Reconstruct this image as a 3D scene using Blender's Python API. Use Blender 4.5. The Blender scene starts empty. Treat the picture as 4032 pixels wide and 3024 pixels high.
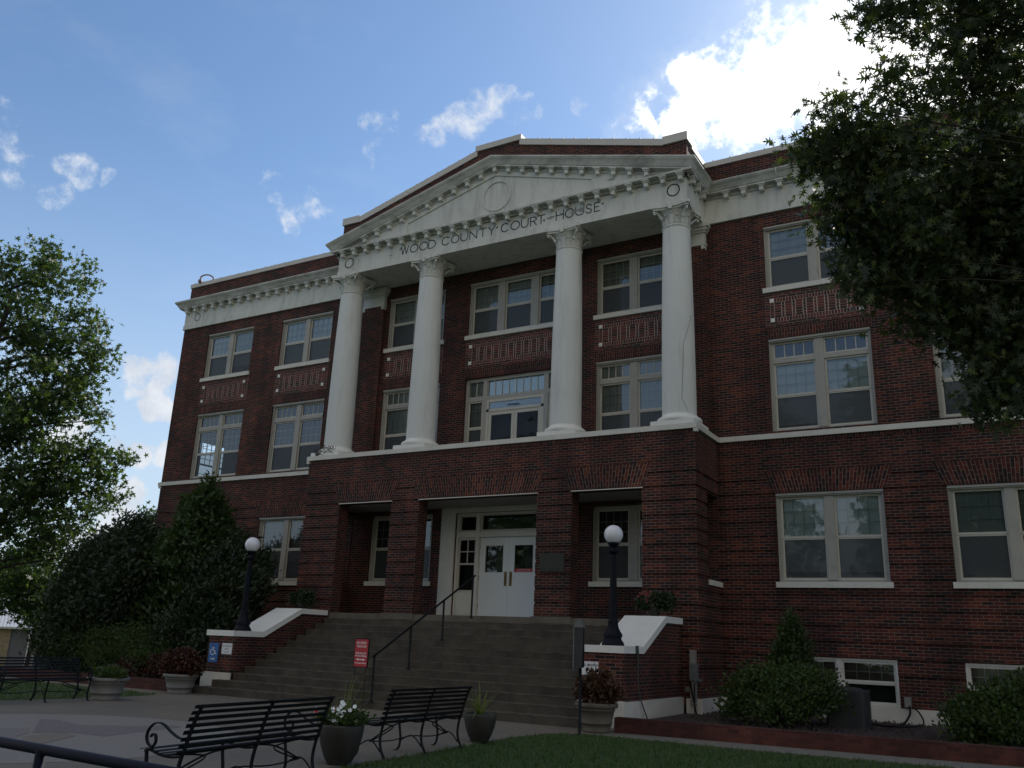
import bpy, math, random
import numpy as np
from mathutils import Vector, Matrix
PI = math.pi
rnd = random.Random(11)
nrng = np.random.default_rng(5)
scene = bpy.context.scene
COL = scene.collection

# ------------------------------------------------------------------ camera
cd = bpy.data.cameras.new('camera'); cam = bpy.data.objects.new('camera', cd); COL.objects.link(cam)
CAM = Vector((12.4216, -21.2687, 1.4733))
cF = Vector((-0.48539742, 0.82753718, 0.28208431)); cR = Vector((0.86755366, 0.49588207, 0.03810015)); cU = Vector((0.10835126, -0.26321699, 0.95863279))
M = Matrix(((cR.x, cU.x, -cF.x, CAM.x), (cR.y, cU.y, -cF.y, CAM.y), (cR.z, cU.z, -cF.z, CAM.z), (0, 0, 0, 1)))
cam.matrix_world = M
cd.sensor_width = 36.0; cd.lens = 3448.37 / 4032 * 36; cd.clip_end = 3000; cd.clip_start = 0.05
scene.camera = cam

# ------------------------------------------------------------------ light
SUN_EL, SUN_AZ = math.radians(37.0), math.radians(9.0)      # azimuth from +Y towards +X
scene.view_settings.view_transform = 'Standard'
scene.view_settings.look = 'None'
scene.view_settings.exposure = 0.0
scene.view_settings.gamma = 1.0
world = bpy.data.worlds.new('World'); scene.world = world; world.use_nodes = True
wt = world.node_tree; wn = wt.nodes; wl = wt.links; wn.clear()
SKY = 0.145
sky = wn.new('ShaderNodeTexSky'); sky.sky_type = 'NISHITA'; sky.sun_disc = False
sky.sun_elevation = SUN_EL; sky.sun_rotation = SUN_AZ
sky.air_density = 1.0; sky.dust_density = 0.6; sky.ozone_density = 1.6
bg = wn.new('ShaderNodeBackground'); bg.inputs[1].default_value = SKY
wo = wn.new('ShaderNodeOutputWorld'); wl.new(bg.outputs[0], wo.inputs[0])
tc = wn.new('ShaderNodeTexCoord')
def wmath(op, a, b=None, c=None, clamp=False):
    n = wn.new('ShaderNodeMath'); n.operation = op; n.use_clamp = clamp
    for i, x in enumerate((a, b, c)):
        if x is None: continue
        if isinstance(x, (int, float)): n.inputs[i].default_value = x
        else: wl.new(x, n.inputs[i])
    return n.outputs[0]
def wnoise(scale, detail, rough, stretch=1.0):
    mp = wn.new('ShaderNodeMapping'); mp.inputs['Scale'].default_value = (1, 1, stretch); wl.new(tc.outputs['Generated'], mp.inputs[0])
    n = wn.new('ShaderNodeTexNoise'); n.inputs['Scale'].default_value = scale; n.inputs['Detail'].default_value = detail
    n.inputs['Roughness'].default_value = rough; wl.new(mp.outputs[0], n.inputs['Vector']); return n.outputs[0]
wrp = wn.new('ShaderNodeTexNoise'); wrp.inputs['Scale'].default_value = 14.0; wrp.inputs['Detail'].default_value = 5.0; wl.new(tc.outputs['Generated'], wrp.inputs['Vector'])
wsb = wn.new('ShaderNodeVectorMath'); wsb.operation = 'SUBTRACT'; wl.new(wrp.outputs['Color'], wsb.inputs[0]); wsb.inputs[1].default_value = (0.5, 0.5, 0.5)
wsc = wn.new('ShaderNodeVectorMath'); wsc.operation = 'MULTIPLY'; wl.new(wsb.outputs[0], wsc.inputs[0]); wsc.inputs[1].default_value = (0.10, 0.10, 0.055)
wad = wn.new('ShaderNodeVectorMath'); wad.operation = 'ADD'; wl.new(wsc.outputs[0], wad.inputs[0]); wl.new(tc.outputs['Generated'], wad.inputs[1])
def blobs(lst, soft):
    out = None
    for x, y, z, r in lst:
        d = wn.new('ShaderNodeVectorMath'); d.operation = 'DISTANCE'
        wl.new(wad.outputs[0], d.inputs[0]); d.inputs[1].default_value = (x, y, z)
        m = wmath('SUBTRACT', 1.0, wmath('DIVIDE', d.outputs['Value'], r * soft), clamp=True)
        out = m if out is None else wmath('MAXIMUM', out, m)
    return out
BIG = [(-0.2306, 0.7975, 0.5576, 0.0493), (-0.1699, 0.8022, 0.5723, 0.0667), (-0.1099, 0.8159, 0.5676, 0.0754), (-0.0518, 0.8247, 0.5631, 0.087), (0.0248, 0.831, 0.5557, 0.1015), (-0.2769, 0.7925, 0.5434, 0.0319), (-0.3156, 0.7797, 0.5409, 0.0203), (-0.1898, 0.8227, 0.5358, 0.0377), (-0.2503, 0.7747, 0.5807, 0.0232), (-0.1054, 0.8449, 0.5244, 0.0435)]
SMALL = [(-0.567, 0.6271, 0.5341, 0.013), (-0.5556, 0.6446, 0.5252, 0.0217), (-0.5663, 0.6521, 0.5041, 0.0174), (-0.5682, 0.6608, 0.4904, 0.0116), (-0.4671, 0.6994, 0.541, 0.0232), (-0.5025, 0.6836, 0.5294, 0.0159), (-0.4304, 0.7126, 0.554, 0.0217), (-0.4062, 0.7261, 0.5548, 0.0145), (-0.3621, 0.7422, 0.564, 0.0116), (-0.799, 0.3945, 0.4539, 0.0217), (-0.8177, 0.4113, 0.4028, 0.0217), (-0.8009, 0.4391, 0.407, 0.0145), (-0.7823, 0.4456, 0.4353, 0.0145), (-0.7656, 0.4698, 0.4395, 0.0087), (-0.6571, 0.5981, 0.4588, 0.0174), (-0.6449, 0.6126, 0.457, 0.0145), (-0.6559, 0.6206, 0.4297, 0.0159), (-0.6275, 0.6345, 0.4513, 0.0145), (-0.2256, 0.8229, 0.5215, 0.0145)]
LOW = [(-0.7837, 0.5672, 0.2532, 0.0200), (-0.772, 0.584, 0.251, 0.0232), (-0.7773, 0.5857, 0.2296, 0.0180), (-0.8346, 0.5201, 0.1790, 0.0180), (-0.8153, 0.5492, 0.1805, 0.0180), (-0.796, 0.5779, 0.1770, 0.0180), (-0.7766, 0.6042, 0.1755, 0.0180), (-0.8079, 0.5766, 0.1217, 0.024), (-0.8277, 0.556, 0.0757, 0.0248), (-0.8077, 0.5832, 0.0861, 0.0277)]
nz = wnoise(17.0, 9.0, 0.62); nz2 = wnoise(48.0, 8.0, 0.68)
nmix = wmath('ADD', wmath('MULTIPLY', nz, 0.62), wmath('MULTIPLY', nz2, 0.38))
def cloud(mask, amp, t0, t1, gain_=1.6, cap=0.6):
    gate = wmath('MULTIPLY', mask, 5.0, clamp=True)
    v = wmath('ADD', wmath('MINIMUM', wmath('MULTIPLY', mask, gain_), cap), wmath('MULTIPLY', wmath('SUBTRACT', nmix, 0.5), amp))
    mr = wn.new('ShaderNodeMapRange'); mr.interpolation_type = 'SMOOTHSTEP'
    mr.inputs['From Min'].default_value = t0; mr.inputs['From Max'].default_value = t1; wl.new(v, mr.inputs['Value'])
    return wmath('MULTIPLY', mr.outputs[0], gate)
mbig = blobs(BIG, 1.5)
c_big = cloud(mbig, 4.8, 0.45, 1.35, 2.0, 1.45)
c_halo = wmath('MULTIPLY', cloud(blobs(BIG, 2.4), 2.2, 0.15, 1.2, 1.2, 0.7), 0.45)
c_small = wmath('MULTIPLY', cloud(blobs(SMALL, 1.7), 4.6, 0.50, 1.55, 1.5, 0.62), 0.92)
c_low = wmath('MULTIPLY', cloud(blobs(LOW, 1.45), 2.6, 0.30, 0.85, 1.8, 0.8), 0.88)
nv = wnoise(5.0, 6.0, 0.6, 2.0)
mrv = wn.new('ShaderNodeMapRange'); mrv.interpolation_type = 'SMOOTHSTEP'; mrv.inputs['From Min'].default_value = 0.5; mrv.inputs['From Max'].default_value = 0.85; wl.new(nv, mrv.inputs['Value'])
c_veil = wmath('MULTIPLY', mrv.outputs[0], 0.22)
# low haze band of pale cloud near the horizon
sx = wn.new('ShaderNodeSeparateXYZ'); wl.new(tc.outputs['Generated'], sx.inputs[0])
mrh = wn.new('ShaderNodeMapRange'); mrh.interpolation_type = 'SMOOTHSTEP'; mrh.inputs['From Min'].default_value = 0.56; mrh.inputs['From Max'].default_value = 0.0; wl.new(sx.outputs[2], mrh.inputs['Value'])
c_hz = wmath('MULTIPLY', wmath('POWER', mrh.outputs[0], 1.3), 0.85)
# unseen warm clouds added behind the viewpoint to brighten and neutralise the facade
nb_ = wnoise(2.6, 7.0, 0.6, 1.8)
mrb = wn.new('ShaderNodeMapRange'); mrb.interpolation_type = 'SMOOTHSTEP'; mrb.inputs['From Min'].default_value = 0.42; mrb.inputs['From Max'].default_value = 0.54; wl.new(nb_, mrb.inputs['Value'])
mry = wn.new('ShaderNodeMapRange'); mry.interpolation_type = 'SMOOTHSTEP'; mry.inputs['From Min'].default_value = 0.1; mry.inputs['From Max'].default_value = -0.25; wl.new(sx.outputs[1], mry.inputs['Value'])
dgap = wn.new('ShaderNodeVectorMath'); dgap.operation = 'DISTANCE'; wl.new(tc.outputs['Generated'], dgap.inputs[0]); dgap.inputs[1].default_value = (-0.48, -0.80, 0.36)  # added clouds stay clear of this direction so windows reflect blue sky
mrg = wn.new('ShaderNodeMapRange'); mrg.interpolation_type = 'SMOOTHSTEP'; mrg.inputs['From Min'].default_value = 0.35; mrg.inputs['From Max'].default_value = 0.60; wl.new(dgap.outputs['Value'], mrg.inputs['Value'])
c_back_fill = wmath('MULTIPLY', wmath('MULTIPLY', mrb.outputs[0], mry.outputs[0]), mrg.outputs[0])
def wcol(rgb):
    n = wn.new('ShaderNodeRGB'); n.outputs[0].default_value = (*rgb, 1); return n.outputs[0]
def wmix(f, a, b):
    n = wn.new('ShaderNodeMix'); n.data_type = 'RGBA'; wl.new(f, n.inputs[0]); wl.new(a, n.inputs[6]); wl.new(b, n.inputs[7]); return n.outputs[2]
KC = 1.0 / SKY
gain = wn.new('ShaderNodeMix'); gain.data_type = 'RGBA'; gain.blend_type = 'MULTIPLY'; gain.inputs[0].default_value = 1.0
wl.new(sky.outputs[0], gain.inputs[6]); gain.inputs[7].default_value = (0.86, 1.0, 1.10, 1)
c = gain.outputs[2]
c = wmix(c_veil, c, wcol((0.62 * KC, 0.72 * KC, 0.85 * KC)))
c = wmix(c_hz, c, wcol((0.64 * KC, 0.75 * KC, 0.87 * KC)))
shd = wn.new('ShaderNodeMapRange'); shd.inputs['From Min'].default_value = 0.35; shd.inputs['From Max'].default_value = 0.62; wl.new(nz, shd.inputs['Value'])
lowc = wmix(shd.outputs[0], wcol((0.58 * KC, 0.64 * KC, 0.74 * KC)), wcol((0.86 * KC, 0.88 * KC, 0.92 * KC)))
c = wmix(c_low, c, lowc)
c = wmix(c_halo, c, wcol((0.80 * KC, 0.88 * KC, 0.98 * KC)))
c = wmix(c_small, c, wcol((0.80 * KC, 0.85 * KC, 0.92 * KC)))
c = wmix(c_big, c, wcol((1.55 * KC, 1.55 * KC, 1.55 * KC)))
c = wmix(c_back_fill, c, wcol((0.98 * KC, 0.88 * KC, 0.70 * KC)))
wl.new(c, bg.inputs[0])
sd = bpy.data.lights.new('sun', 'SUN'); sd.energy = 4.5; sd.angle = math.radians(0.5); sd.color = (1.0, 0.94, 0.84)
sun = bpy.data.objects.new('sun', sd); COL.objects.link(sun)
sdir = Vector((math.sin(SUN_AZ) * math.cos(SUN_EL), math.cos(SUN_AZ) * math.cos(SUN_EL), math.sin(SUN_EL)))
sun.rotation_euler = sdir.to_track_quat('Z', 'Y').to_euler()

# ------------------------------------------------------------------ materials
def new_mat(name):
    m = bpy.data.materials.new(name); m.use_nodes = True
    nt = m.node_tree; b = nt.nodes['Principled BSDF']; return m, nt, b
def lnk(nt, a, b): nt.links.new(a, b)
def nmath(nt, op, a, b=None, c=None, clamp=False):
    n = nt.nodes.new('ShaderNodeMath'); n.operation = op; n.use_clamp = clamp
    for i, x in enumerate((a, b, c)):
        if x is None: continue
        if isinstance(x, (int, float)): n.inputs[i].default_value = x
        else: nt.links.new(x, n.inputs[i])
    return n.outputs[0]
def nmix_(nt, f, a, b, blend='MIX'):
    n = nt.nodes.new('ShaderNodeMix'); n.data_type = 'RGBA'; n.blend_type = blend
    for s, x in ((0, f), (6, a), (7, b)):
        if isinstance(x, (int, float)): n.inputs[s].default_value = x
        elif isinstance(x, tuple): n.inputs[s].default_value = (*x[:3], 1)
        else: nt.links.new(x, n.inputs[s])
    return n.outputs[2]
def nnoise(nt, scale, detail=4, rough=0.55, stretch=None):
    t = nt.nodes.new('ShaderNodeTexCoord'); n = nt.nodes.new('ShaderNodeTexNoise')
    n.inputs['Scale'].default_value = scale; n.inputs['Detail'].default_value = detail; n.inputs['Roughness'].default_value = rough
    g = nt.nodes.new('ShaderNodeNewGeometry')
    src = g.outputs['Position']
    if stretch:
        mp = nt.nodes.new('ShaderNodeMapping'); mp.inputs['Scale'].default_value = stretch; lnk(nt, src, mp.inputs[0]); src = mp.outputs[0]
    lnk(nt, src, n.inputs['Vector']); return n.outputs[0]
def nramp(nt, f, stops):
    r = nt.nodes.new('ShaderNodeValToRGB'); e = r.color_ramp.elements
    while len(e) < len(stops): e.new(0.5)
    for i, (p, c) in enumerate(stops): e[i].position = p; e[i].color = (*c, 1)
    lnk(nt, f, r.inputs[0]); return r.outputs[0]
def bump(nt, b, h, strength, dist=0.01):
    n = nt.nodes.new('ShaderNodeBump'); n.inputs['Strength'].default_value = strength; n.inputs['Distance'].default_value = dist
    lnk(nt, h, n.inputs['Height']); lnk(nt, n.outputs[0], b.inputs['Normal'])
def simple(name, col, rough=0.6, var=0.12, scale=3.0, metal=0.0, bmp=0.0, spec=0.5, dirt=None):
    m, nt, b = new_mat(name)
    n = nnoise(nt, scale, 5, 0.6)
    lo = tuple(x * (1 - var) for x in col); hi = tuple(min(1, x * (1 + var)) for x in col)
    c = nramp(nt, n, [(0.3, lo), (0.7, hi)])
    if dirt:
        n2 = nnoise(nt, dirt[0], 8, 0.7, dirt[3] if len(dirt) > 3 else None)
        f = nramp(nt, n2, [(dirt[1], (0, 0, 0)), (min(1, dirt[1] + 0.2), (1, 1, 1))])
        sp = nt.nodes.new('ShaderNodeSeparateColor'); lnk(nt, f, sp.inputs[0])
        c = nmix_(nt, nmath(nt, 'MULTIPLY', sp.outputs[0], dirt[2]), c, tuple(x * 0.45 for x in col))
    lnk(nt, c, b.inputs['Base Color'])
    b.inputs['Roughness'].default_value = rough; b.inputs['Metallic'].default_value = metal
    b.inputs['Specular IOR Level'].default_value = spec
    if bmp: bump(nt, b, nnoise(nt, scale * 12, 4), bmp)
    return m
def brick_mat(name, bw=0.218, bh=0.068, cols=None, mortar=(0.225, 0.155, 0.132), mw=0.0125, seed=0.0):
    m, nt, b = new_mat(name)
    uv = nt.nodes.new('ShaderNodeUVMap'); uv.uv_map = 'UVMap'
    s = nt.nodes.new('ShaderNodeSeparateXYZ'); lnk(nt, uv.outputs[0], s.inputs[0])
    v = nmath(nt, 'DIVIDE', s.outputs[1], bh); row = nmath(nt, 'FLOOR', v)
    # header course every sixth row
    isH = nmath(nt, 'LESS_THAN', nmath(nt, 'FLOORED_MODULO', row, 6.0), 0.5)
    w = nmath(nt, 'SUBTRACT', bw, nmath(nt, 'MULTIPLY', isH, bw * 0.0))
    u = nmath(nt, 'DIVIDE', s.outputs[0], w)
    u = nmath(nt, 'ADD', u, nmath(nt, 'MULTIPLY', nmath(nt, 'FLOORED_MODULO', row, 2.0), 0.5))
    u = nmath(nt, 'ADD', u, 500.0)
    colm = nmath(nt, 'FLOOR', u)
    cb = nt.nodes.new('ShaderNodeCombineXYZ'); lnk(nt, colm, cb.inputs[0]); lnk(nt, row, cb.inputs[1]); cb.inputs[2].default_value = seed
    wnz = nt.nodes.new('ShaderNodeTexWhiteNoise'); wnz.noise_dimensions = '3D'; lnk(nt, cb.outputs[0], wnz.inputs['Vector'])
    cols = cols or [(0.0, (0.014, 0.011, 0.013)), (0.22, (0.030, 0.014, 0.015)), (0.45, (0.050, 0.0140, 0.013)), (0.78, (0.073, 0.0175, 0.013)), (0.95, (0.115, 0.030, 0.018))]
    bc = nramp(nt, wnz.outputs['Value'], cols)
    # mortar mask
    fu = nmath(nt, 'FRACT', u); fv = nmath(nt, 'FRACT', v)
    eu = nmath(nt, 'MULTIPLY', nmath(nt, 'SUBTRACT', 0.5, nmath(nt, 'ABSOLUTE', nmath(nt, 'SUBTRACT', fu, 0.5))), bw)
    ev = nmath(nt, 'MULTIPLY', nmath(nt, 'SUBTRACT', 0.5, nmath(nt, 'ABSOLUTE', nmath(nt, 'SUBTRACT', fv, 0.5))), bh)
    e = nmath(nt, 'MINIMUM', eu, ev)
    mm = nmath(nt, 'LESS_THAN', e, mw * 0.5)
    big = nnoise(nt, 0.7, 5, 0.6)
    mc = nmix_(nt, nmath(nt, 'MULTIPLY', nnoise(nt, 6.0, 3), 0.9, clamp=True), mortar, tuple(x * 0.55 for x in mortar))
    c = nmix_(nt, mm, bc, mc)
    c = nmix_(nt, 1.0, c, nramp(nt, big, [(0.3, (0.62, 0.62, 0.66)), (0.7, (1.25, 1.18, 1.12))]), 'MULTIPLY')
    strk = nnoise(nt, 1.0, 6, 0.65, (1.3, 1.3, 0.16))
    c = nmix_(nt, 1.0, c, nramp(nt, strk, [(0.38, (0.66, 0.67, 0.70)), (0.58, (1.08, 1.06, 1.05))]), 'MULTIPLY')
    lnk(nt, c, b.inputs['Base Color']); b.inputs['Roughness'].default_value = 0.82; b.inputs['Specular IOR Level'].default_value = 0.3
    bump(nt, b, nmath(nt, 'SUBTRACT', 1.0, mm), 0.5, 0.006)
    return m
MB_ = {}
MB_['brick'] = brick_mat('brick_wall_material')
MB_['brick_soldier'] = brick_mat('brick_soldier_material', seed=3.0, mortar=(0.25, 0.17, 0.145))
MB_['brick_bed'] = brick_mat('brick_planter_material', 0.2, 0.07, [(0, (0.055, 0.022, 0.019)), (0.4, (0.075, 0.027, 0.023)), (1, (0.105, 0.038, 0.031))], (0.10, 0.05, 0.045), 0.007, 7.0)
def brick_island():
    m, nt, b = new_mat('brick_panel_material')
    g = nt.nodes.new('ShaderNodeNewGeometry')
    c = nramp(nt, g.outputs['Random Per Island'], [(0.0, (0.016, 0.012, 0.013)), (0.3, (0.045, 0.016, 0.016)), (0.65, (0.10, 0.024, 0.022)), (1.0, (0.14, 0.035, 0.028))])
    lnk(nt, c, b.inputs['Base Color']); b.inputs['Roughness'].default_value = 0.8; return m
MB_['brick_panel'] = brick_island()
MB_['mortar'] = simple('mortar_material', (0.42, 0.33, 0.29), 0.9, 0.2, 5)
MB_['plaster'] = simple('white_painted_plaster', (0.59, 0.60, 0.57), 0.7, 0.07, 1.2, bmp=0.12, dirt=(1.6, 0.49, 0.55, (2.2, 2.2, 0.35)))
MB_['cornice'] = simple('weathered_white_cornice', (0.52, 0.525, 0.50), 0.75, 0.09, 1.5, bmp=0.15, dirt=(1.3, 0.43, 0.75, (1, 1, 2.5)))
MB_['stone'] = simple('painted_stone_sill', (0.62, 0.61, 0.57), 0.7, 0.08, 2.0, bmp=0.1, dirt=(2.5, 0.6, 0.35))
MB_['column'] = simple('stucco_column_paint', (0.64, 0.66, 0.655), 0.75, 0.04, 1.5, bmp=0.35, dirt=(1.5, 0.52, 0.36, (3, 3, 0.3)))
MB_['cap'] = simple('bright_white_cap_paint', (0.74, 0.74, 0.72), 0.6, 0.04, 3.0, dirt=(3.0, 0.66, 0.3))
MB_['frame'] = simple('taupe_window_frame_paint', (0.36, 0.35, 0.325), 0.6, 0.08, 2.5, dirt=(4, 0.55, 0.35))
MB_['sash'] = simple('cream_sash_paint', (0.50, 0.48, 0.43), 0.5, 0.06, 3)
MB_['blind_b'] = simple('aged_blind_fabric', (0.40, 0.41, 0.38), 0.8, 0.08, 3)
MB_['blind_c'] = simple('dark_blind_fabric', (0.17, 0.18, 0.15), 0.8, 0.2, 2)  # darker blind tone, picked at random per window unit
MB_['muntin'] = simple('grey_glazing_bar', (0.30, 0.33, 0.33), 0.6, 0.05, 3)
MB_['whiteframe'] = simple('white_vinyl_frame', (0.62, 0.62, 0.6), 0.4, 0.05, 3)
MB_['door'] = simple('white_door_paint', (0.70, 0.72, 0.72), 0.4, 0.03, 1.0)
MB_['coping'] = simple('coping_metal_paint', (0.50, 0.48, 0.45), 0.5, 0.06, 2.0, dirt=(2.0, 0.62, 0.3))
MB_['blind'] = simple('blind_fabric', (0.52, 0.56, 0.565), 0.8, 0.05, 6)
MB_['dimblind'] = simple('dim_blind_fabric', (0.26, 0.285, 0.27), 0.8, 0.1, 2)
MB_['tanblind'] = simple('tan_curtain', (0.10, 0.08, 0.065), 0.8, 0.2, 5)
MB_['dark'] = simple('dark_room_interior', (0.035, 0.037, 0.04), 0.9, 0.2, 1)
MB_['room'] = simple('pale_room_paint', (0.45, 0.44, 0.42), 0.9, 0.1, 1)
MB_['iron'] = simple('black_painted_iron', (0.007, 0.008, 0.010), 0.55, 0.2, 8, spec=0.2)
MB_['lampiron'] = simple('lamp_iron_paint', (0.004, 0.006, 0.012), 0.55, 0.2, 8, spec=0.15)
MB_['bluerail'] = simple('dark_blue_pipe_paint', (0.006, 0.009, 0.022), 0.6, 0.2, 10, spec=0.12)
MB_['globe'] = simple('opal_glass_globe', (0.80, 0.80, 0.88), 0.15, 0.02, 1)
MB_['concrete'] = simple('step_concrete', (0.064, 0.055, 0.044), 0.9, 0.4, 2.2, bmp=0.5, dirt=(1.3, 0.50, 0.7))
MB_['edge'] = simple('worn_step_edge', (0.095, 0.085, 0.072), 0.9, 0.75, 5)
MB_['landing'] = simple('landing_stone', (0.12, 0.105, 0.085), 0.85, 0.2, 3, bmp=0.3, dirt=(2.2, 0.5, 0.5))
MB_['bronze'] = simple('dark_bronze', (0.025, 0.028, 0.022), 0.7, 0.1, 8)
MB_['brass'] = simple('worn_brass', (0.16, 0.11, 0.04), 0.35, 0.4, 20, metal=0.8)
MB_['hinge'] = simple('dark_hinge_metal', (0.03, 0.028, 0.026), 0.5, 0.2, 20)
MB_['red'] = simple('red_sign_face', (0.42, 0.018, 0.03), 0.5, 0.04, 8)
MB_['blue'] = simple('blue_sign_face', (0.01, 0.11, 0.36), 0.45, 0.04, 8)
MB_['white'] = simple('white_sign_face', (0.72, 0.74, 0.78), 0.5, 0.04, 8)
MB_['letter_white'] = simple('white_lettering', (0.75, 0.75, 0.78), 0.6, 0.02, 8)
MB_['letter_black'] = simple('black_lettering', (0.02, 0.02, 0.025), 0.6, 0.05, 8)
MB_['letter_grey'] = simple('faded_lettering', (0.22, 0.24, 0.27), 0.6, 0.1, 30)
MB_['bark'] = simple('tree_bark', (0.022, 0.018, 0.015), 0.9, 0.4, 12, bmp=0.6)
MB_['pot_grey'] = simple('grey_resin_planter', (0.165, 0.16, 0.155), 0.7, 0.08, 4, dirt=(5, 0.6, 0.3))
MB_['pot_tan'] = simple('tan_resin_planter', (0.10, 0.085, 0.068), 0.7, 0.1, 4)
MB_['pot_dark'] = simple('dark_brown_planter', (0.022, 0.020, 0.017), 0.6, 0.25, 6)
MB_['soil'] = simple('potting_soil', (0.02, 0.016, 0.012), 0.95, 0.3, 20)
MB_['mulch'] = simple('lava_rock_mulch', (0.060, 0.045, 0.046), 0.95, 0.55, 22, bmp=1.0)
MB_['acmetal'] = simple('grey_condenser_metal', (0.02, 0.023, 0.03), 0.5, 0.15, 5)
MB_['boxmetal'] = simple('grey_electrical_metal', (0.12, 0.13, 0.14), 0.5, 0.15, 9)
MB_['boxpale'] = simple('pale_conduit_paint', (0.24, 0.24, 0.23), 0.6, 0.15, 9)
MB_['cable'] = simple('green_grey_cable', (0.05, 0.07, 0.07), 0.6, 0.1, 9)
MB_['pinkmetal'] = simple('faded_camera_housing', (0.24, 0.17, 0.19), 0.5, 0.1, 9)
MB_['roofmetal'] = None
MB_['tanwall'] = simple('tan_stone_wall', (0.26, 0.20, 0.12), 0.9, 0.25, 5, bmp=0.3)
MB_['greywall'] = simple('grey_siding', (0.13, 0.13, 0.14), 0.8, 0.1, 3)
MB_['walk'] = simple('sidewalk_concrete', (0.17, 0.155, 0.13), 0.9, 0.2, 6, bmp=0.3)
def plaza_mat():
    m, nt, b = new_mat('exposed_aggregate_concrete')
    n = nnoise(nt, 90, 2, 0.5); n2 = nnoise(nt, 0.6, 5, 0.6)
    c = nramp(nt, n, [(0.3, (0.095, 0.085, 0.069)), (0.55, (0.168, 0.150, 0.124)), (0.75, (0.32, 0.29, 0.25))])
    c = nmix_(nt, 1.0, c, nramp(nt, n2, [(0.3, (0.8, 0.8, 0.82)), (0.7, (1.15, 1.1, 1.02))]), 'MULTIPLY')
    lnk(nt, c, b.inputs['Base Color']); b.inputs['Roughness'].default_value = 0.85; bump(nt, b, n, 0.5); return m
MB_['plaza'] = plaza_mat()
def patch(name, col): return simple(name, col, 0.85, 0.3, 60, bmp=0.4)
MB_['p_light'] = patch('pale_concrete_inlay', (0.23, 0.21, 0.19)); MB_['p_purple'] = patch('plum_concrete_inlay', (0.17, 0.148, 0.148)); MB_['p_orange'] = patch('rust_concrete_inlay', (0.20, 0.165, 0.13)); MB_['p_pink'] = patch('rose_concrete_inlay', (0.20, 0.175, 0.165))
def metal_roof():
    m, nt, b = new_mat('ribbed_metal_roof')
    uv = nt.nodes.new('ShaderNodeUVMap'); s = nt.nodes.new('ShaderNodeSeparateXYZ'); lnk(nt, uv.outputs[0], s.inputs[0])
    f = nmath(nt, 'FRACT', nmath(nt, 'DIVIDE', s.outputs[0], 0.23)); r = nmath(nt, 'LESS_THAN', f, 0.22)
    lnk(nt, nmix_(nt, r, (0.46, 0.47, 0.50), (0.27, 0.28, 0.31)), b.inputs['Base Color'])
    b.inputs['Roughness'].default_value = 0.5; b.inputs['Metallic'].default_value = 0.2; bump(nt, b, r, 0.5, 0.03); return m
MB_['roofmetal'] = metal_roof()
def glass_mat(name, tint=(0.9, 0.95, 0.95), base=0.06, mul=1.25):
    m, nt, b = new_mat(name); nt.nodes.remove(b); out = [n for n in nt.nodes if n.type == 'OUTPUT_MATERIAL'][0]
    tr = nt.nodes.new('ShaderNodeBsdfTransparent'); tr.inputs[0].default_value = (*tint, 1)
    gl = nt.nodes.new('ShaderNodeBsdfGlossy'); gl.inputs['Roughness'].default_value = 0.02
    n = nt.nodes.new('ShaderNodeBump'); n.inputs['Strength'].default_value = 0.04; n.inputs['Distance'].default_value = 0.05
    lnk(nt, nnoise(nt, 1.6, 2), n.inputs['Height']); lnk(nt, n.outputs[0], gl.inputs['Normal'])
    fr = nt.nodes.new('ShaderNodeFresnel'); fr.inputs['IOR'].default_value = 1.5
    f = nmath(nt, 'MULTIPLY', nmath(nt, 'ADD', fr.outputs[0], base), mul, clamp=True)
    mx = nt.nodes.new('ShaderNodeMixShader'); lnk(nt, f, mx.inputs[0]); lnk(nt, tr.outputs[0], mx.inputs[1]); lnk(nt, gl.outputs[0], mx.inputs[2])
    lnk(nt, mx.outputs[0], out.inputs[0]); return m
MB_['glass'] = glass_mat('window_glass', base=0.045)
MB_['darkglass'] = glass_mat('dim_door_glass', (0.6, 0.62, 0.66), 0.0, 0.55)
def screen_mat():
    m, nt, b = new_mat('insect_screen_mesh'); out = [n for n in nt.nodes if n.type == 'OUTPUT_MATERIAL'][0]
    b.inputs['Base Color'].default_value = (0.055, 0.062, 0.07, 1); b.inputs['Roughness'].default_value = 0.6
    tr = nt.nodes.new('ShaderNodeBsdfTransparent'); mx = nt.nodes.new('ShaderNodeMixShader'); mx.inputs[0].default_value = 0.62
    lnk(nt, tr.outputs[0], mx.inputs[1]); lnk(nt, b.outputs[0], mx.inputs[2]); lnk(nt, mx.outputs[0], out.inputs[0]); return m
MB_['screen'] = screen_mat()
def leaf_mat(name, cols, trans=0.4, rough=0.5):
    m, nt, b = new_mat(name); out = [n for n in nt.nodes if n.type == 'OUTPUT_MATERIAL'][0]
    g = nt.nodes.new('ShaderNodeNewGeometry')
    c = nramp(nt, g.outputs['Random Per Island'], [(i / (len(cols) - 1), x) for i, x in enumerate(cols)])
    lnk(nt, c, b.inputs['Base Color']); b.inputs['Roughness'].default_value = rough; b.inputs['Specular IOR Level'].default_value = 0.35
    tl = nt.nodes.new('ShaderNodeBsdfTranslucent'); lnk(nt, nmix_(nt, 1.0, c, (1.6, 1.7, 0.7), 'MULTIPLY'), tl.inputs[0])
    mx = nt.nodes.new('ShaderNodeMixShader'); mx.inputs[0].default_value = trans
    lnk(nt, b.outputs[0], mx.inputs[1]); lnk(nt, tl.outputs[0], mx.inputs[2]); lnk(nt, mx.outputs[0], out.inputs[0]); return m
MB_['oak'] = leaf_mat('oak_leaves', [(0.026, 0.038, 0.028), (0.038, 0.056, 0.034), (0.052, 0.075, 0.038), (0.095, 0.12, 0.042)], 0.27)
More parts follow.
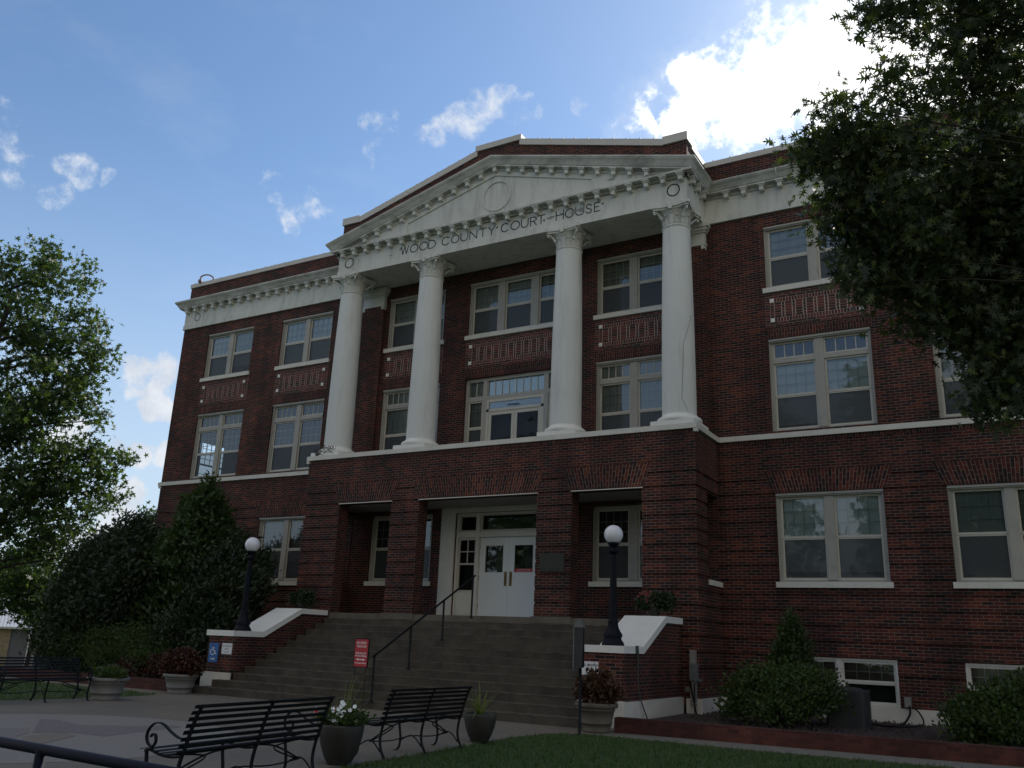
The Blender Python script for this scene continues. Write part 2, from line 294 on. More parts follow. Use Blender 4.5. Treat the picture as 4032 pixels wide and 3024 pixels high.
MB_['elm'] = leaf_mat('broadleaf_foliage', [(0.026, 0.048, 0.022), (0.042, 0.073, 0.029), (0.062, 0.098, 0.034), (0.095, 0.135, 0.042)], 0.36)
MB_['darkleaf'] = leaf_mat('dark_evergreen_foliage', [(0.014, 0.025, 0.013), (0.022, 0.037, 0.017), (0.033, 0.053, 0.020)], 0.2)
MB_['conifer'] = leaf_mat('conifer_foliage', [(0.022, 0.042, 0.014), (0.036, 0.064, 0.018), (0.05, 0.085, 0.022)], 0.25)
MB_['shrub'] = leaf_mat('shrub_foliage', [(0.026, 0.046, 0.014), (0.042, 0.072, 0.019), (0.07, 0.105, 0.028)], 0.35)
MB_['coleus'] = leaf_mat('burgundy_foliage', [(0.025, 0.010, 0.009), (0.05, 0.018, 0.014), (0.10, 0.035, 0.022)], 0.2)
MB_['coleus_br'] = leaf_mat('rust_brown_foliage', [(0.035, 0.018, 0.012), (0.07, 0.035, 0.02), (0.13, 0.06, 0.035)], 0.2)
MB_['paleleaf'] = leaf_mat('yellow_green_blades', [(0.08, 0.11, 0.02), (0.13, 0.17, 0.04), (0.2, 0.22, 0.08)], 0.35)
MB_['petalw'] = simple('white_petals', (0.78, 0.82, 0.85), 0.6, 0.02, 9)
MB_['petaldr'] = simple('deep_red_petals', (0.11, 0.006, 0.01), 0.6, 0.1, 9)
MB_['petalr'] = simple('red_petals', (0.5, 0.02, 0.04), 0.6, 0.1, 9)
MB_['grass'] = leaf_mat('grass_blades', [(0.035, 0.075, 0.02), (0.055, 0.105, 0.028), (0.085, 0.13, 0.04)], 0.3)
MB_['lawn'] = simple('lawn_ground', (0.04, 0.065, 0.02), 0.95, 0.35, 14, bmp=0.6)
MB_['vine'] = simple('dead_vine', (0.06, 0.055, 0.04), 0.9, 0.3, 20)

# ------------------------------------------------------------------ helpers
class MB:
    def __init__(s): s.v = []; s.f = []; s.uv = []; s.sm = []
    def quad(s, pts, uvs=None, smooth=False):
        i = len(s.v); s.v += [tuple(p) for p in pts]; s.f.append(tuple(range(i, i + len(pts))))
        if uvs is None:
            a = Vector(pts[1]) - Vector(pts[0]); b_ = Vector(pts[-1]) - Vector(pts[0]); n = a.cross(b_)
            ax = max(range(3), key=lambda k: abs(n[k]))
            uvs = [(p[1], p[2]) if ax == 0 else (p[0], p[2]) if ax == 1 else (p[0], p[1]) for p in pts]
        s.uv += list(uvs); s.sm.append(smooth)
    def box(s, x0, x1, y0, y1, z0, z1, M_=None):
        P = [(x0, y0, z0), (x1, y0, z0), (x1, y1, z0), (x0, y1, z0), (x0, y0, z1), (x1, y0, z1), (x1, y1, z1), (x0, y1, z1)]
        if M_ is not None: P = [tuple(M_ @ Vector(p)) for p in P]
        for f in ((0, 3, 2, 1), (4, 5, 6, 7), (0, 1, 5, 4), (1, 2, 6, 5), (2, 3, 7, 6), (3, 0, 4, 7)): s.quad([P[k] for k in f])
    def prism(s, poly, axis, a, b):
        def P(u, w, t): return (t, u, w) if axis == 'x' else (u, t, w) if axis == 'y' else (u, w, t)
        n = len(poly)
        s.quad([P(u, w, a) for u, w in poly]); s.quad([P(u, w, b) for u, w in reversed(poly)])
        L = 0
        for i in range(n):
            p, q = poly[i], poly[(i + 1) % n]
            s.quad([P(*p, a), P(*p, b), P(*q, b), P(*q, a)])
    def lathe(s, prof, n=32, c=(0, 0, 0), smooth=True, caps=True, M_=None):
        rings = []
        for r, z in prof:
            rings.append([(c[0] + r * math.cos(2 * PI * k / n), c[1] + r * math.sin(2 * PI * k / n), c[2] + z) for k in range(n)])
        base = len(s.v)
        for ring in rings: s.v += [tuple(M_ @ Vector(p)) for p in ring] if M_ is not None else ring
        for j in range(len(rings) - 1):
            for k in range(n):
                a = base + j * n + k; b = base + j * n + (k + 1) % n
                s.f.append((a, b, b + n, a + n)); s.sm.append(smooth)
                z0, z1 = prof[j][1], prof[j + 1][1]; R = max(prof[0][0], .01)
                s.uv += [(2 * PI * k / n * R, z0), (2 * PI * (k + 1) / n * R, z0), (2 * PI * (k + 1) / n * R, z1), (2 * PI * k / n * R, z1)]
        if caps:
            for j, rev in ((0, True), (len(rings) - 1, False)):
                idx = [base + j * n + k for k in range(n)]
                if rev: idx.reverse()
                s.f.append(tuple(idx)); s.sm.append(False); s.uv += [(s.v[i][0], s.v[i][1]) for i in idx]
    def tube(s, pts, r, n=8, r1=None, flat=None):
        pts = [Vector(p) for p in pts]; m = len(pts); base = len(s.v); up0 = None
        for i, p in enumerate(pts):
            t = (pts[min(i + 1, m - 1)] - pts[max(i - 1, 0)]).normalized()
            if up0 is None: up0 = Vector((0, 0, 1)) if abs(t.z) < 0.9 else Vector((1, 0, 0))
            a = t.cross(up0)
            if a.length < 1e-4: a = t.cross(Vector((0, 1, 0)))
            a.normalize(); b = a.cross(t); up0 = b
            rr = r if r1 is None else r + (r1 - r) * i / (m - 1)
            fa, fb = flat if flat else (1, 1)
            for k in range(n):
                th = 2 * PI * (k + 0.5) / n
                s.v.append(tuple(p + a * math.cos(th) * rr * fa + b * math.sin(th) * rr * fb))
        for i in range(m - 1):
            for k in range(n):
                q = base + i * n + k; w = base + i * n + (k + 1) % n
                s.f.append((q, w, w + n, q + n)); s.sm.append(n > 4); s.uv += [(0, 0), (1, 0), (1, 1), (0, 1)]
        for j in (0, m - 1):
            s.f.append(tuple(base + j * n + k for k in range(n))); s.sm.append(False); s.uv += [(0, 0)] * n
    def build(s, name, mat, parent=None, label=None, cat=None, group=None, kind=None):
        me = bpy.data.meshes.new(name); me.from_pydata(s.v, [], s.f)
        uvl = me.uv_layers.new(name='UVMap'); uvl.data.foreach_set('uv', np.array(s.uv, dtype=np.float32).ravel())
        me.polygons.foreach_set('use_smooth', s.sm); me.materials.append(MB_[mat] if isinstance(mat, str) else mat); me.update()
        o = bpy.data.objects.new(name, me); COL.objects.link(o)
        if parent: o.parent = parent
        tag(o, label, cat, group, kind); return o
def tag(o, label=None, cat=None, group=None, kind=None):
    if label: o['label'] = label
    if cat: o['category'] = cat
    if group: o['group'] = group
    if kind: o['kind'] = kind
    return o
def thing(name, loc, rz, label, cat, group=None):
    o = bpy.data.objects.new(name, None); COL.objects.link(o); o.location = loc; o.rotation_euler = (0, 0, rz)
    o.empty_display_size = 0.2
    return tag(o, label, cat, group)
def copy_tree(o, parent=None):
    c_ = o.copy(); COL.objects.link(c_)
    if parent: c_.parent = parent
    for ch in list(o.children): copy_tree(ch, c_)
    return c_
def place(root):                    # children built in world coordinates under an empty that is not at the origin
    inv = Matrix.Translation(root.location) @ Matrix.Rotation(root.rotation_euler.z, 4, 'Z')
    inv = inv.inverted()
    for ch in root.children: ch.data.transform(inv); 
    for ch in root.children:
        for g in ch.children:
            if g.data: g.data.transform(inv)
def text_mb(mb, s, size, org, xdir, ydir, nrm, align='CENTER', bold=0.0, width=None):
    cu = bpy.data.curves.new('txt', 'FONT'); cu.body = s; cu.size = size; cu.align_x = align; cu.offset = bold; cu.resolution_u = 2
    o = bpy.data.objects.new('txt', cu); COL.objects.link(o); bpy.context.view_layer.update()
    dg = bpy.context.evaluated_depsgraph_get(); me = bpy.data.meshes.new_from_object(o.evaluated_get(dg))
    bpy.data.objects.remove(o); bpy.data.curves.remove(cu)
    X = Vector(xdir); Y = Vector(ydir); O = Vector(org); kx = 1.0
    if width and len(me.vertices):
        w = max(v.co.x for v in me.vertices) - min(v.co.x for v in me.vertices); kx = width / max(w, 1e-6)
    for p in me.polygons:
        mb.quad([tuple(O + X * me.vertices[i].co.x * kx + Y * me.vertices[i].co.y) for i in p.vertices])
    bpy.data.meshes.remove(me)

def grid_wall(mb, axis, pos, out, u0, u1, z0, z1, opens=(), grooves=(), gd=0.034, rev=0.3, notch=(False, False)):
    """brick wall in plane axis=pos; out = sign of outward normal; grooves recessed courses"""
    us = {u0, u1}; zs = {z0, z1}
    for a, b, c_, d in opens: us |= {a, b}; zs |= {c_, d}
    for c_, d in grooves:
        if z0 < c_ < z1: zs.add(c_)
        if z0 < d < z1: zs.add(d)
    if grooves and notch[0]: us.add(u0 + gd)
    if grooves and notch[1]: us.add(u1 - gd)
    us = sorted(u for u in us if u0 <= u <= u1); zs = sorted(z for z in zs if z0 <= z <= z1)
    def P(u, z, d):
        t = pos - out * d
        return (u, t, z) if axis == 'y' else (t, u, z)
    def cell(i, j):
        if i < 0 or i >= len(us) - 1: return 'end'
        if j < 0 or j >= len(zs) - 1: return 'end'
        um = (us[i] + us[i + 1]) / 2; zm = (zs[j] + zs[j + 1]) / 2
        for a, b, c_, d in opens:
            if a < um < b and c_ < zm < d: return 'open'
        for c_, d in grooves:
            if c_ < zm < d:
                if (notch[0] and um < u0 + gd) or (notch[1] and um > u1 - gd): return 'notch'
                return 'groove'
        return 'solid'
    dep = {'solid': 0.0, 'groove': gd, 'notch': gd}
    for i in range(len(us) - 1):
        for j in range(len(zs) - 1):
            k = cell(i, j); a, b, c_, d = us[i], us[i + 1], zs[j], zs[j + 1]
            if k == 'open': continue
            D = dep[k]
            if k != 'notch': mb.quad([P(a, c_, D), P(b, c_, D), P(b, d, D), P(a, d, D)], [(a, c_), (b, c_), (b, d), (a, d)])
            if k == 'notch': continue
            for di, e in ((-1, a), (1, b)):
                kk = cell(i + di, j)
                if kk == 'open': mb.quad([P(e, c_, D), P(e, c_, rev), P(e, d, rev), P(e, d, D)], [(e + D, c_), (e + rev, c_), (e + rev, d), (e + D, d)])
            for dj, e in ((-1, c_), (1, d)):
                kk = cell(i, j + dj)
                if kk == 'open': mb.quad([P(a, e, D), P(b, e, D), P(b, e, rev), P(a, e, rev)], [(a, e + D), (b, e + D), (b, e + rev), (a, e + rev)])
                elif kk in dep and dep[kk] > D: zc_ = (math.floor(e / .068 - .5) + .35) * .068; mb.quad([P(a, e, D), P(b, e, D), P(b, e, dep[kk]), P(a, e, dep[kk])], [(a, zc_), (b, zc_), (b, zc_ + .01), (a, zc_ + .01)])

# ------------------------------------------------------------------ ground
def poly_sheet(name, pts, z, th, mat, **kw):
    mb = MB(); mb.prism(pts, 'z', z - th, z); return mb.build(name, mat, **kw)
mb = MB()
def gz(x, y):
    d = max(0.0, -x - 17.0) * 0.052
    return -0.02 - min(d, 2.1)
xs_ = [-900, -300, -120, -80, -58, -50, -40, -30, -24, -20, -17, -8, 0, 8, 16, 30, 80, 300, 900]; ys_ = [-300, -80, -40, -30, -20, -10, 0, 10, 20, 30, 45, 80, 200, 900]
for i in range(len(xs_) - 1):
    for j in range(len(ys_) - 1):
        q = [(xs_[i], ys_[j]), (xs_[i + 1], ys_[j]), (xs_[i + 1], ys_[j + 1]), (xs_[i], ys_[j + 1])]
        mb.quad([(a, b, gz(a, b)) for a, b in q])
mb.build('lawn_ground', 'lawn', kind='structure')
right_edge = [(5.55, -16.5), (5.3, -14.0), (5.2, -12.5), (5.12, -10.7), (4.99, -9.05), (4.98, -8.0), (5.06, -7.1), (5.47, -6.62)]
left_edge = [(-x + 0.05, y) for x, y in reversed(right_edge)]
pl = [(x, y) for x, y in right_edge] + [(5.7, -6.55), (5.7, -1.8), (-5.8, -1.8), (-5.8, -6.55)] + left_edge + [(-5.4, -26), (6.6, -26), (6.1, -19)]
poly_sheet('plaza_paving', pl, 0.0, 0.15, 'plaza', kind='structure')
poly_sheet('sidewalk', [(5.705, -6.55), (8.6, -6.62), (11.0, -6.42), (16.0, -6.1), (16.0, -5.0), (5.705, -5.7)], -0.002, 0.14, 'walk', kind='structure')
poly_sheet('side_path', [(-5.805, -6.55), (-9.5, -6.3), (-14, -6.2), (-14, -5.75), (-5.805, -5.75)], -0.002, 0.14, 'walk', kind='structure')
disk = [(0.1 + 3.05 * math.cos(t), -13.45 + 2.95 * math.sin(t)) for t in [2 * PI * k / 48 for k in range(48)]]
poly_sheet('paving_inlay_field', disk, 0.004, 0.002, 'p_light', kind='structure')
poly_sheet('paving_inlay_plum', [(-1.45, -12.04), (-1.16, -11.92), (-0.31, -12.14), (0.19, -11.65), (0.55, -11.05), (0.82, -11.18), (0.96, -12.14), (1.15, -12.78), (0.49, -12.79), (0.3, -13.04), (0.21, -13.23)][::-1], 0.008, 0.002, 'p_purple', kind='structure')
poly_sheet('paving_inlay_rust', [(0.47, -13.52), (0.44, -12.86), (0.87, -13.02), (1.19, -13.54), (1.44, -13.96), (1.2, -14.04)][::-1], 0.0085, 0.002, 'p_orange', kind='structure')
poly_sheet('paving_inlay_rose', [(-0.52, -13.25), (-0.43, -12.85), (0.2, -13.28), (0.36, -13.5), (0.9, -14.0), (-0.1, -13.7)][::-1], 0.008, 0.002, 'p_pink', kind='structure')

# ------------------------------------------------------------------ courthouse
CH = thing('courthouse', (0, 0, 0), 0, 'three storey dark red brick courthouse with white columned portico', 'building')
XW = 14.87; XP = 6.02; YP = -1.75
gro = [(z, z + 0.07) for z in [1.02 + 0.339 * k for k in range(0, 14)] if z < 5.7]
A = [(-13.44, -11.06), (-9.66, -7.3)]            # paired windows of a wing
CW = [(7.4, 9.82), (11.12, 13.5)]
SB = (6.66, 9.05); ST = (10.43, 12.18); S1 = (3.05, 5.13)
op_left = []; op_right = []
for a, b in A: op_left += [(a, b, *S1), (a, b, *SB), (a, b, *ST), (a, b, 0.42, 1.41)]
for a, b in CW: op_right += [(a, b, *S1), (a, b, *SB), (a, b, *ST), (a, b, 0.42, 1.41)]
B1 = (-4.85, -2.63); B2 = (-1.71, 1.71); B3 = (2.63, 4.85)
op_mid = []
for b in (B1, B2, B3): op_mid += [(b[0], b[1], SB[0] - .02, SB[1]), (b[0], b[1], *ST)]
PW = [(-4.85, -2.58), (2.58, 4.85)]
DOOR = (-1.72, 1.72, 2.06, 4.98)
# walls
zt = 12.6
for sx0, sx1, op, nt_ in ((-XW, -5.86, op_left, (True, False)), (5.86, XW, op_right, (False, True))):
    mb = MB()
    grid_wall(mb, 'y', 0.0, -1, sx0, sx1, 0.3, 6.35, [o for o in op if o[3] < 6.4], gro, rev=0.25, notch=nt_)
    grid_wall(mb, 'y', 0.0, -1, sx0, sx1, 6.35, zt, [o for o in op if o[2] > 6.4], rev=0.25)
    mb.build('front_wall', 'brick', CH)
mb = MB()
grid_wall(mb, 'y', 0.0, -1, -5.6, 5.6, 2.0, 5.2, [(a, b, 3.05, 5.02) for a, b in PW] + [DOOR], rev=0.25)
mb.build('porch_back_wall', 'brick', CH); mb = MB()
grid_wall(mb, 'y', 0.0, -1, -5.05, 5.05, 6.55, 12.56, op_mid, rev=0.25)
mb.build('portico_back_wall', 'brick', CH)
mb = MB()
grid_wall(mb, 'x', -XW, -1, 0, 14, 0.3, 6.35, [], gro, notch=(True, True))
grid_wall(mb, 'x', -XW, -1, 0, 14, 6.35, zt, [(1.4, 2.7, 6.68, 8.5), (4.5, 6.5, 6.68, 9.05), (1.4, 2.7, 10.43, 12.18), (4.5, 6.5, 10.43, 12.18)], rev=0.2)
grid_wall(mb, 'x', XW, 1, 0, 14, 0.3, 6.35, [], gro, notch=(True, True)); grid_wall(mb, 'x', XW, 1, 0, 14, 6.35, zt)
grid_wall(mb, 'y', 14, 1, -XW, XW, 0.3, zt)
mb.build('side_and_rear_wall', 'brick', CH)
# portico base: piers, lintel wall, sides
OPN = [(-4.68, -2.80, 2.07, 5.14), (-1.84, 1.84, 2.07, 5.14), (2.82, 4.68, 2.07, 5.14)]
gro_p = [g for g in gro]
mb = MB()
grid_wall(mb, 'y', YP, -1, -XP, XP, 0.3, 6.42, OPN, gro_p, rev=0.42, notch=(True, True))
for sx in (-1, 1):
    grid_wall(mb, 'x', sx * XP, sx, YP, 0.0, 0.3, 6.42, [(-0.92, -0.02, 3.03, 5.1)], gro_p, rev=0.42, notch=(True, False))
for a, b in ((-5.6, -4.68), (-2.80, -1.84), (1.84, 2.82), (4.68, 5.6)):   # backs of the piers inside the porch
    mb.quad([(a, YP + 0.42, 2.07), (b, YP + 0.42, 2.07), (b, YP + 0.42, 5.14), (a, YP + 0.42, 5.14)])
for sx in (-1, 1): grid_wall(mb, 'x', sx * 5.6, -sx, YP + .42, -0.001, 2.0, 5.14, [(-0.92, -0.02, 3.03, 5.1)], rev=.002)
mb.build('portico_base_wall', 'brick', CH)
mb = MB(); mb.box(-5.59, 5.59, YP + 0.06, -0.001, 5.141, 5.2); mb.build('porch_ceiling', 'frame', CH)
# lintel edge drip strips over the openings
for a, b, c_, d in OPN: mb = MB(); mb.box(a - .02, b + .02, YP - 0.012, YP + 0.05, 5.118, 5.139); mb.build('lintel_edge', 'stone', CH)
# pilasters behind the end columns
for sx in (-1, 1):
    a, b = sorted((sx * 5.0, sx * 5.86)); mb = MB(); mb.box(a, b, -0.12, 0.02, 6.6, 11.96); mb.build('pilaster', 'brick', CH)
for sx in (-1, 1):
    mb = MB()
    a, b = sorted((sx * 4.99, sx * 5.87))
    for (z0, z1, g) in ((11.94, 12.0, .025), (12.0, 12.3, 0.005), (12.3, 12.36, .05), (12.36, 12.44, .09), (12.44, 12.548, .13)): mb.box(a - g, b + g, -0.125 - g, 0.0, z0, z1)
    for xx in (a, b - .1): mb.box(xx, xx + .1, -0.145, 0, 11.83, 11.938)
    mb.build('pilaster_capital', 'plaster', CH)
# water table, string course
for sx in (-1, 1):
    mb = MB(); a, b = sorted((sx * (XP + .001), sx * (XW + .06))); mb.box(a, b, -0.06, -0.001, -0.3, 0.43)
    a, b = sorted((sx * (XP + .065), sx * (XP - .3))); mb.box(a, b, YP - .065, -0.062, -0.3, 0.44)
    a, b = sorted((sx * XW, sx * (XW + .06))); mb.box(a, b, 0, 14, -.3, .43)
    mb.build('water_table', 'stone', CH)
mb = MB()
mb.box(-XW - .08, -XP - .07, -0.07, 0.05, 6.47, 6.6); mb.box(XP + .07, XW + .08, -0.07, 0.05, 6.47, 6.6)
mb.box(-XW - .08, -XW, .05, 14, 6.47, 6.6)
mb.box(-XP - .06, XP + .06, YP - .06, -0.0015, 6.475, 6.605)
for sx in (-1, 1): mb.box(sx * (XP + .02) - .05, sx * (XP + .02) + .05, YP - .045, YP + .06, 6.39, 6.4749)
mb.box(-XW - .06, -XW + .08, -0.05, .06, 6.39, 6.4699)
mb.build('string_course', 'stone', CH)
# soldier course below the string and corbel
def soldier(mb, x0, x1, z0, z1, y, tilt=0.0, rows=1):
    """upright bricks between x0..x1: UV turned so that courses run sideways"""
    mb.quad([(x0, y, z0), (x1, y, z0), (x1, y, z1), (x0, y, z1)], [(z0, x0), (z0, x1), (z1, x1), (z1, x0)])
for x0, x1, y in ((-XW, -XP, -0.006), (XP, XW, -0.006), (-XP + .05, XP - .1, YP - .006)): mb = MB(); soldier(mb, x0, x1, 6.37, 6.468, y); mb.build('soldier_course', 'brick_soldier', CH)
for lst in (A, CW):
    for a, b in lst: mb = MB(); soldier(mb, a - .05, b + .05, 9.055, 9.29, -0.006); mb.build('soldier_course', 'brick_soldier', CH)
for a, b in (B1, B2, B3): mb = MB(); soldier(mb, a - .05, b + .05, 9.055, 9.29, -0.006); mb.build('soldier_course', 'brick_soldier', CH)
# splayed jack arches
def jack(mb, x0, x1, z0, z1, y, sp=0.19, n=None):
    cx = (x0 + x1) / 2; w0 = (x1 - x0); n = n or max(8, int(w0 / 0.072)); bwid = w0 / n
    for k in range(n):
        for (q, za, zb) in ((0, z0, z1),):
            t0, t1 = k / n, (k + 1) / n
            def X(t, z): return cx + (t - 0.5) * (w0 + 2 * sp * (z - z0) / (z1 - z0))
            off = 0.0
            mb.quad([(X(t0, za), y, za), (X(t1, za), y, za), (X(t1, zb), y, zb), (X(t0, zb), y, zb)], [(za + off, k * 0.068), (za + off, (k + 1) * 0.068), (zb + off, (k + 1) * 0.068), (zb + off, k * 0.068)])
for lst in (A, CW):
    for a, b in lst: mb = MB(); jack(mb, a - .06, b + .06, 5.14, 5.66, -0.007); mb.build('jack_arch', 'brick_soldier', CH)
for a, b, c_, d in OPN: mb = MB(); jack(mb, a - .02, b + .02, 5.142, 5.72, YP - .007, 0.22); mb.build('jack_arch', 'brick_soldier', CH)
# decorative spandrel panels
def spandrel(a, b):
    m1 = MB(); m1.box(a, b, -0.006, 0.001, 9.36, 10.26); m1.build('spandrel_mortar', 'mortar', CH)
    mb = MB(); mw = .012; bk = MB()
    def br(x0, x1, z0, z1, g=.012): mb.box(x0 + g / 2, x1 - g / 2, -0.013, 0.0, z0 + mw / 2, z1 - mw / 2)
    n = int((b - a) / .212); w = (b - a) / n
    for r in range(3):                                  # top and bottom running rows
        for zr in (9.36 + .0 + r * .0, ):
            pass
    zrows = [9.36, 9.425, 10.195, 10.13]
    for q, z0 in enumerate(zrows):
        off = w / 2 if q % 2 else 0
        x = a - off
        while x < b - .01:
            br(max(x, a), min(x + w, b), z0, z0 + .065); x += w
    il, ir, zb, ztp = a + .13, b - .13, 9.49, 10.13
    nh = int((ir - il - .2) / .07); wh = (ir - il - .2) / nh
    for z0 in (zb, ztp - .11):
        for k in range(nh): br(il + .1 + k * wh, il + .1 + (k + 1) * wh, z0, z0 + .11, .018)
    for xx in (a, ir + .0):
        for k in range(9): br(xx, xx + .13, zb + k * .071, zb + (k + 1) * .071)
    for xx in (il, ir - .1):
        for k in range(6): br(xx, xx + .1, zb + .11 + k * .07, zb + .11 + (k + 1) * .07)
    x = il + .1; k = 0
    pat = [.2, .085]
    tot = ir - il - .2; reps = max(4, round(tot / .285)); sc = tot / (reps * .285 + .2)
    for k in range(reps * 2 + 1):
        ww = pat[k % 2] * sc
        rows = 6 if k % 2 == 0 else 5
        hh = .42 / rows
        for q in range(rows): br(x, x + ww, zb + .11 + q * hh, zb + .11 + (q + 1) * hh, .026)
        x += ww
    mb.build('spandrel_panel', 'brick_panel', CH)
    for xx in (il, ir - .1):
        for z0 in (zb, ztp - .11): bk = MB(); bk.box(xx, xx + .1, -0.03, 0, z0 + .003, z0 + .107); bk.build('corner_block', 'cap', CH)
for a, b in A + [CW[0], CW[1], B1, B2, B3]: spandrel(a - .03, b + .03)

# entablature of the wings and the portico
mb = MB(); mc = MB()
def arch(x0, x1, y):                                    # architrave + frieze slabs facing -Y
    mb.box(x0, x1, y - .035, y + .35, 12.55, 12.735); mb.box(x0, x1, y, y + .35, 12.735, 13.3)
    mb.box(x0, x1, y - .05, y + .2, 12.548, 12.58)
arch(-XW - .02, -5.83, -0.025); arch(5.83, XW + .02, -0.025)
arch(-5.85, 5.85, -1.52)
for sx in (-1, 1):
    a, b = sorted((sx * 5.85, sx * 5.45)); mb.box(a, b, -1.17, -0.0455, 12.5501, 13.3)
    a, b = sorted((sx * 5.87, sx * 5.45)); mb.box(a, b, -1.54, -0.0455, 12.549, 12.733)
    a, b = sorted((sx * (XW + .02), sx * (XW - .3))); mb.box(a, b, .326, 14, 12.55, 13.3)
mb.build('frieze', 'plaster', CH)
mb = MB(); mb.box(-5.449, 5.449, -1.169, 0.0, 12.6, 12.66); mb.build('portico_soffit', 'plaster', CH)
# tympanum
mb = MB()
def rk(x): return 15.05 - .281 * abs(x)
mb.quad([(-5.85, -1.52, 13.3), (5.85, -1.52, 13.3), (5.85, -1.52, rk(5.85) + .03), (0, -1.52, rk(0) + .03), (-5.85, -1.52, rk(5.85) + .03)])
# raised border leaving a sunk panel
def ring(outer, inner, y0, y1):
    n = len(outer)
    for i in range(n):
        j = (i + 1) % n
        mb.quad([(outer[i][0], y0, outer[i][1]), (outer[j][0], y0, outer[j][1]), (inner[j][0], y0, inner[j][1]), (inner[i][0], y0, inner[i][1])])
        mb.quad([(inner[i][0], y0, inner[i][1]), (inner[j][0], y0, inner[j][1]), (inner[j][0], y1, inner[j][1]), (inner[i][0], y1, inner[i][1])])
ring([(-5.85, 13.42), (-5.85, 13.43), (0, rk(0)), (5.85, 13.43), (5.85, 13.42)], [(-3.15, 13.45), (-3.15, 13.87), (0.0, 14.77), (3.15, 13.87), (3.15, 13.45)], -1.56, -1.52)
N = 48
for r0, r1, y0 in ((.50, .44, -1.555),):
    for k in range(N):
        t0, t1 = 2 * PI * k / N, 2 * PI * (k + 1) / N; cx, cz = .07, 14.1
        def p(r, t, y): return (cx + r * math.cos(t), y, cz + r * math.sin(t))
        mb.quad([p(r0, t0, y0), p(r0, t1, y0), p(r1, t1, y0), p(r1, t0, y0)])
        mb.quad([p(r1, t0, y0), p(r1, t1, y0), p(r1, t1, -1.52), p(r1, t0, -1.52)]); mb.quad([p(r0, t0, y0), p(r0, t1, y0), p(r0, t1, -1.52), p(r0, t0, -1.52)])
mb.build('tympanum', 'plaster', CH)
# cornices
PROF = [(.06, -.10), (.06, 0.0), (.20, 0.0), (.20, .035), (.225, .05), (.245, .09), (.29, .16), (.335, .205), (.345, .235), (.355, .235), (.355, .28)]
cor = MB()
def run(p0, p1, m0=0.0, m1=0.0, nrm=(0, -1), pro=PROF, dz=0.0):
    """sweep the cornice profile from p0 to p1 (wall line at its foot); m0/m1 = mitre per unit projection along the run"""
    p0 = Vector(p0); p1 = Vector(p1); d = Vector((p1.x - p0.x, p1.y - p0.y, 0)).normalized()
    pts = []
    for o, h in pro:
        a = p0 + Vector((nrm[0] * o, nrm[1] * o, h)) + d * (m0 * o) ; b = p1 + Vector((nrm[0] * o, nrm[1] * o, h)) + d * (m1 * o)
        pts.append((a, b))
    for i in range(len(pts) - 1):
        cor.quad([pts[i][0], pts[i][1], pts[i + 1][1], pts[i + 1][0]], smooth=False)
    h = pro[-1][1]                                       # top back to the wall
    a = p0 + Vector((0, 0, h)); b = p1 + Vector((0, 0, h))
    cor.quad([pts[-1][0], pts[-1][1], b, a])
    for k in (0, 1):
        pl_ = [pts[i][k] for i in range(len(pts))] + [(a, b)[k], (p0, p1)[k] + Vector((0, 0, pro[0][1]))]
        cor.quad(pl_)
run((-XW, 0, 13.38), (-5.85, 0, 13.38), -1, 0); run((5.85, 0, 13.38), (XW, 0, 13.38), 1, 1)
run((-XW, 14, 13.38), (-XW, 0, 13.38), 0, 1, (-1, 0)); run((XW, 0, 13.38), (XW, 14, 13.38), -1, 0, (1, 0))
run((5.85, -1.52, 13.38), (5.85, 0, 13.38), -1, -1, (1, 0)); run((-5.85, 0, 13.38), (-5.85, -1.52, 13.38), 1, 1, (-1, 0))
run((-5.85, -1.52, rk(5.85) - .035), (0, -1.52, rk(0) - .035), -1, 0); run((0, -1.52, rk(0) - .035), (5.85, -1.52, rk(5.85) - .035), 0, 1)
SM = [(.06, -.1), (.06, -.02), (.235, -.02), (.235, .03)]
run((-5.85, -1.52, 13.38), (5.85, -1.52, 13.38), -1, 1, pro=SM)
CO = cor.build('cornice', 'cornice', CH)
def modillion(x, y, z, nx=0, ny=-1, sl=0.0):
    m_ = MB(); w = .055
    if ny:
        for (hw, o, z0, z1) in ((.055, .17, -.06, .06), (.085, .195, .06, .095), (.10, .225, .095, .13)):
            zz = [(-hw * sl if i == 0 else hw * sl) for i in (0, 1)]
            if z0 < .05: zz = [0, 0]
            P = [(x - hw, y, z + z0 + zz[0]), (x + hw, y, z + z0 + zz[1]), (x + hw, y - o, z + z0 + zz[1]), (x - hw, y - o, z + z0 + zz[0])]
            Q = [(a, b, c_ + z1 - z0) for a, b, c_ in P]
            for f in ([P[3], P[2], P[1], P[0]], Q, [P[3], P[2], Q[2], Q[3]], [P[0], P[3], Q[3], Q[0]], [P[2], P[1], Q[1], Q[2]]): m_.quad(f)
    else:
        for (hw, o, z0, z1) in ((.055, .17, -.06, .06), (.085, .195, .06, .095), (.10, .225, .095, .13)):
            a, b = sorted((x, x + nx * o)); m_.box(a, b, y - hw, y + hw, z + z0, z + z1)
    return m_.build('modillion', 'plaster', CO)
for k in range(16): modillion(-14.70 + k * .476, -0.025, 13.25)
for k in range(18): modillion(6.5 + k * .476, -0.025, 13.25)
for k in range(25): modillion(-5.62 + k * .4733, -1.52, 13.228)
for sx in (-1, 1):
    for k in range(3): modillion(sx * 5.85, -1.3 + k * .44, 13.228, sx, 0)
for k in range(-10, 11):
    x = k * .478 + .03
    modillion(x, -1.52, 14.915 - .281 * abs(x), sl=(-.281 if x > 0.1 else .281 if x < -.1 else 0))
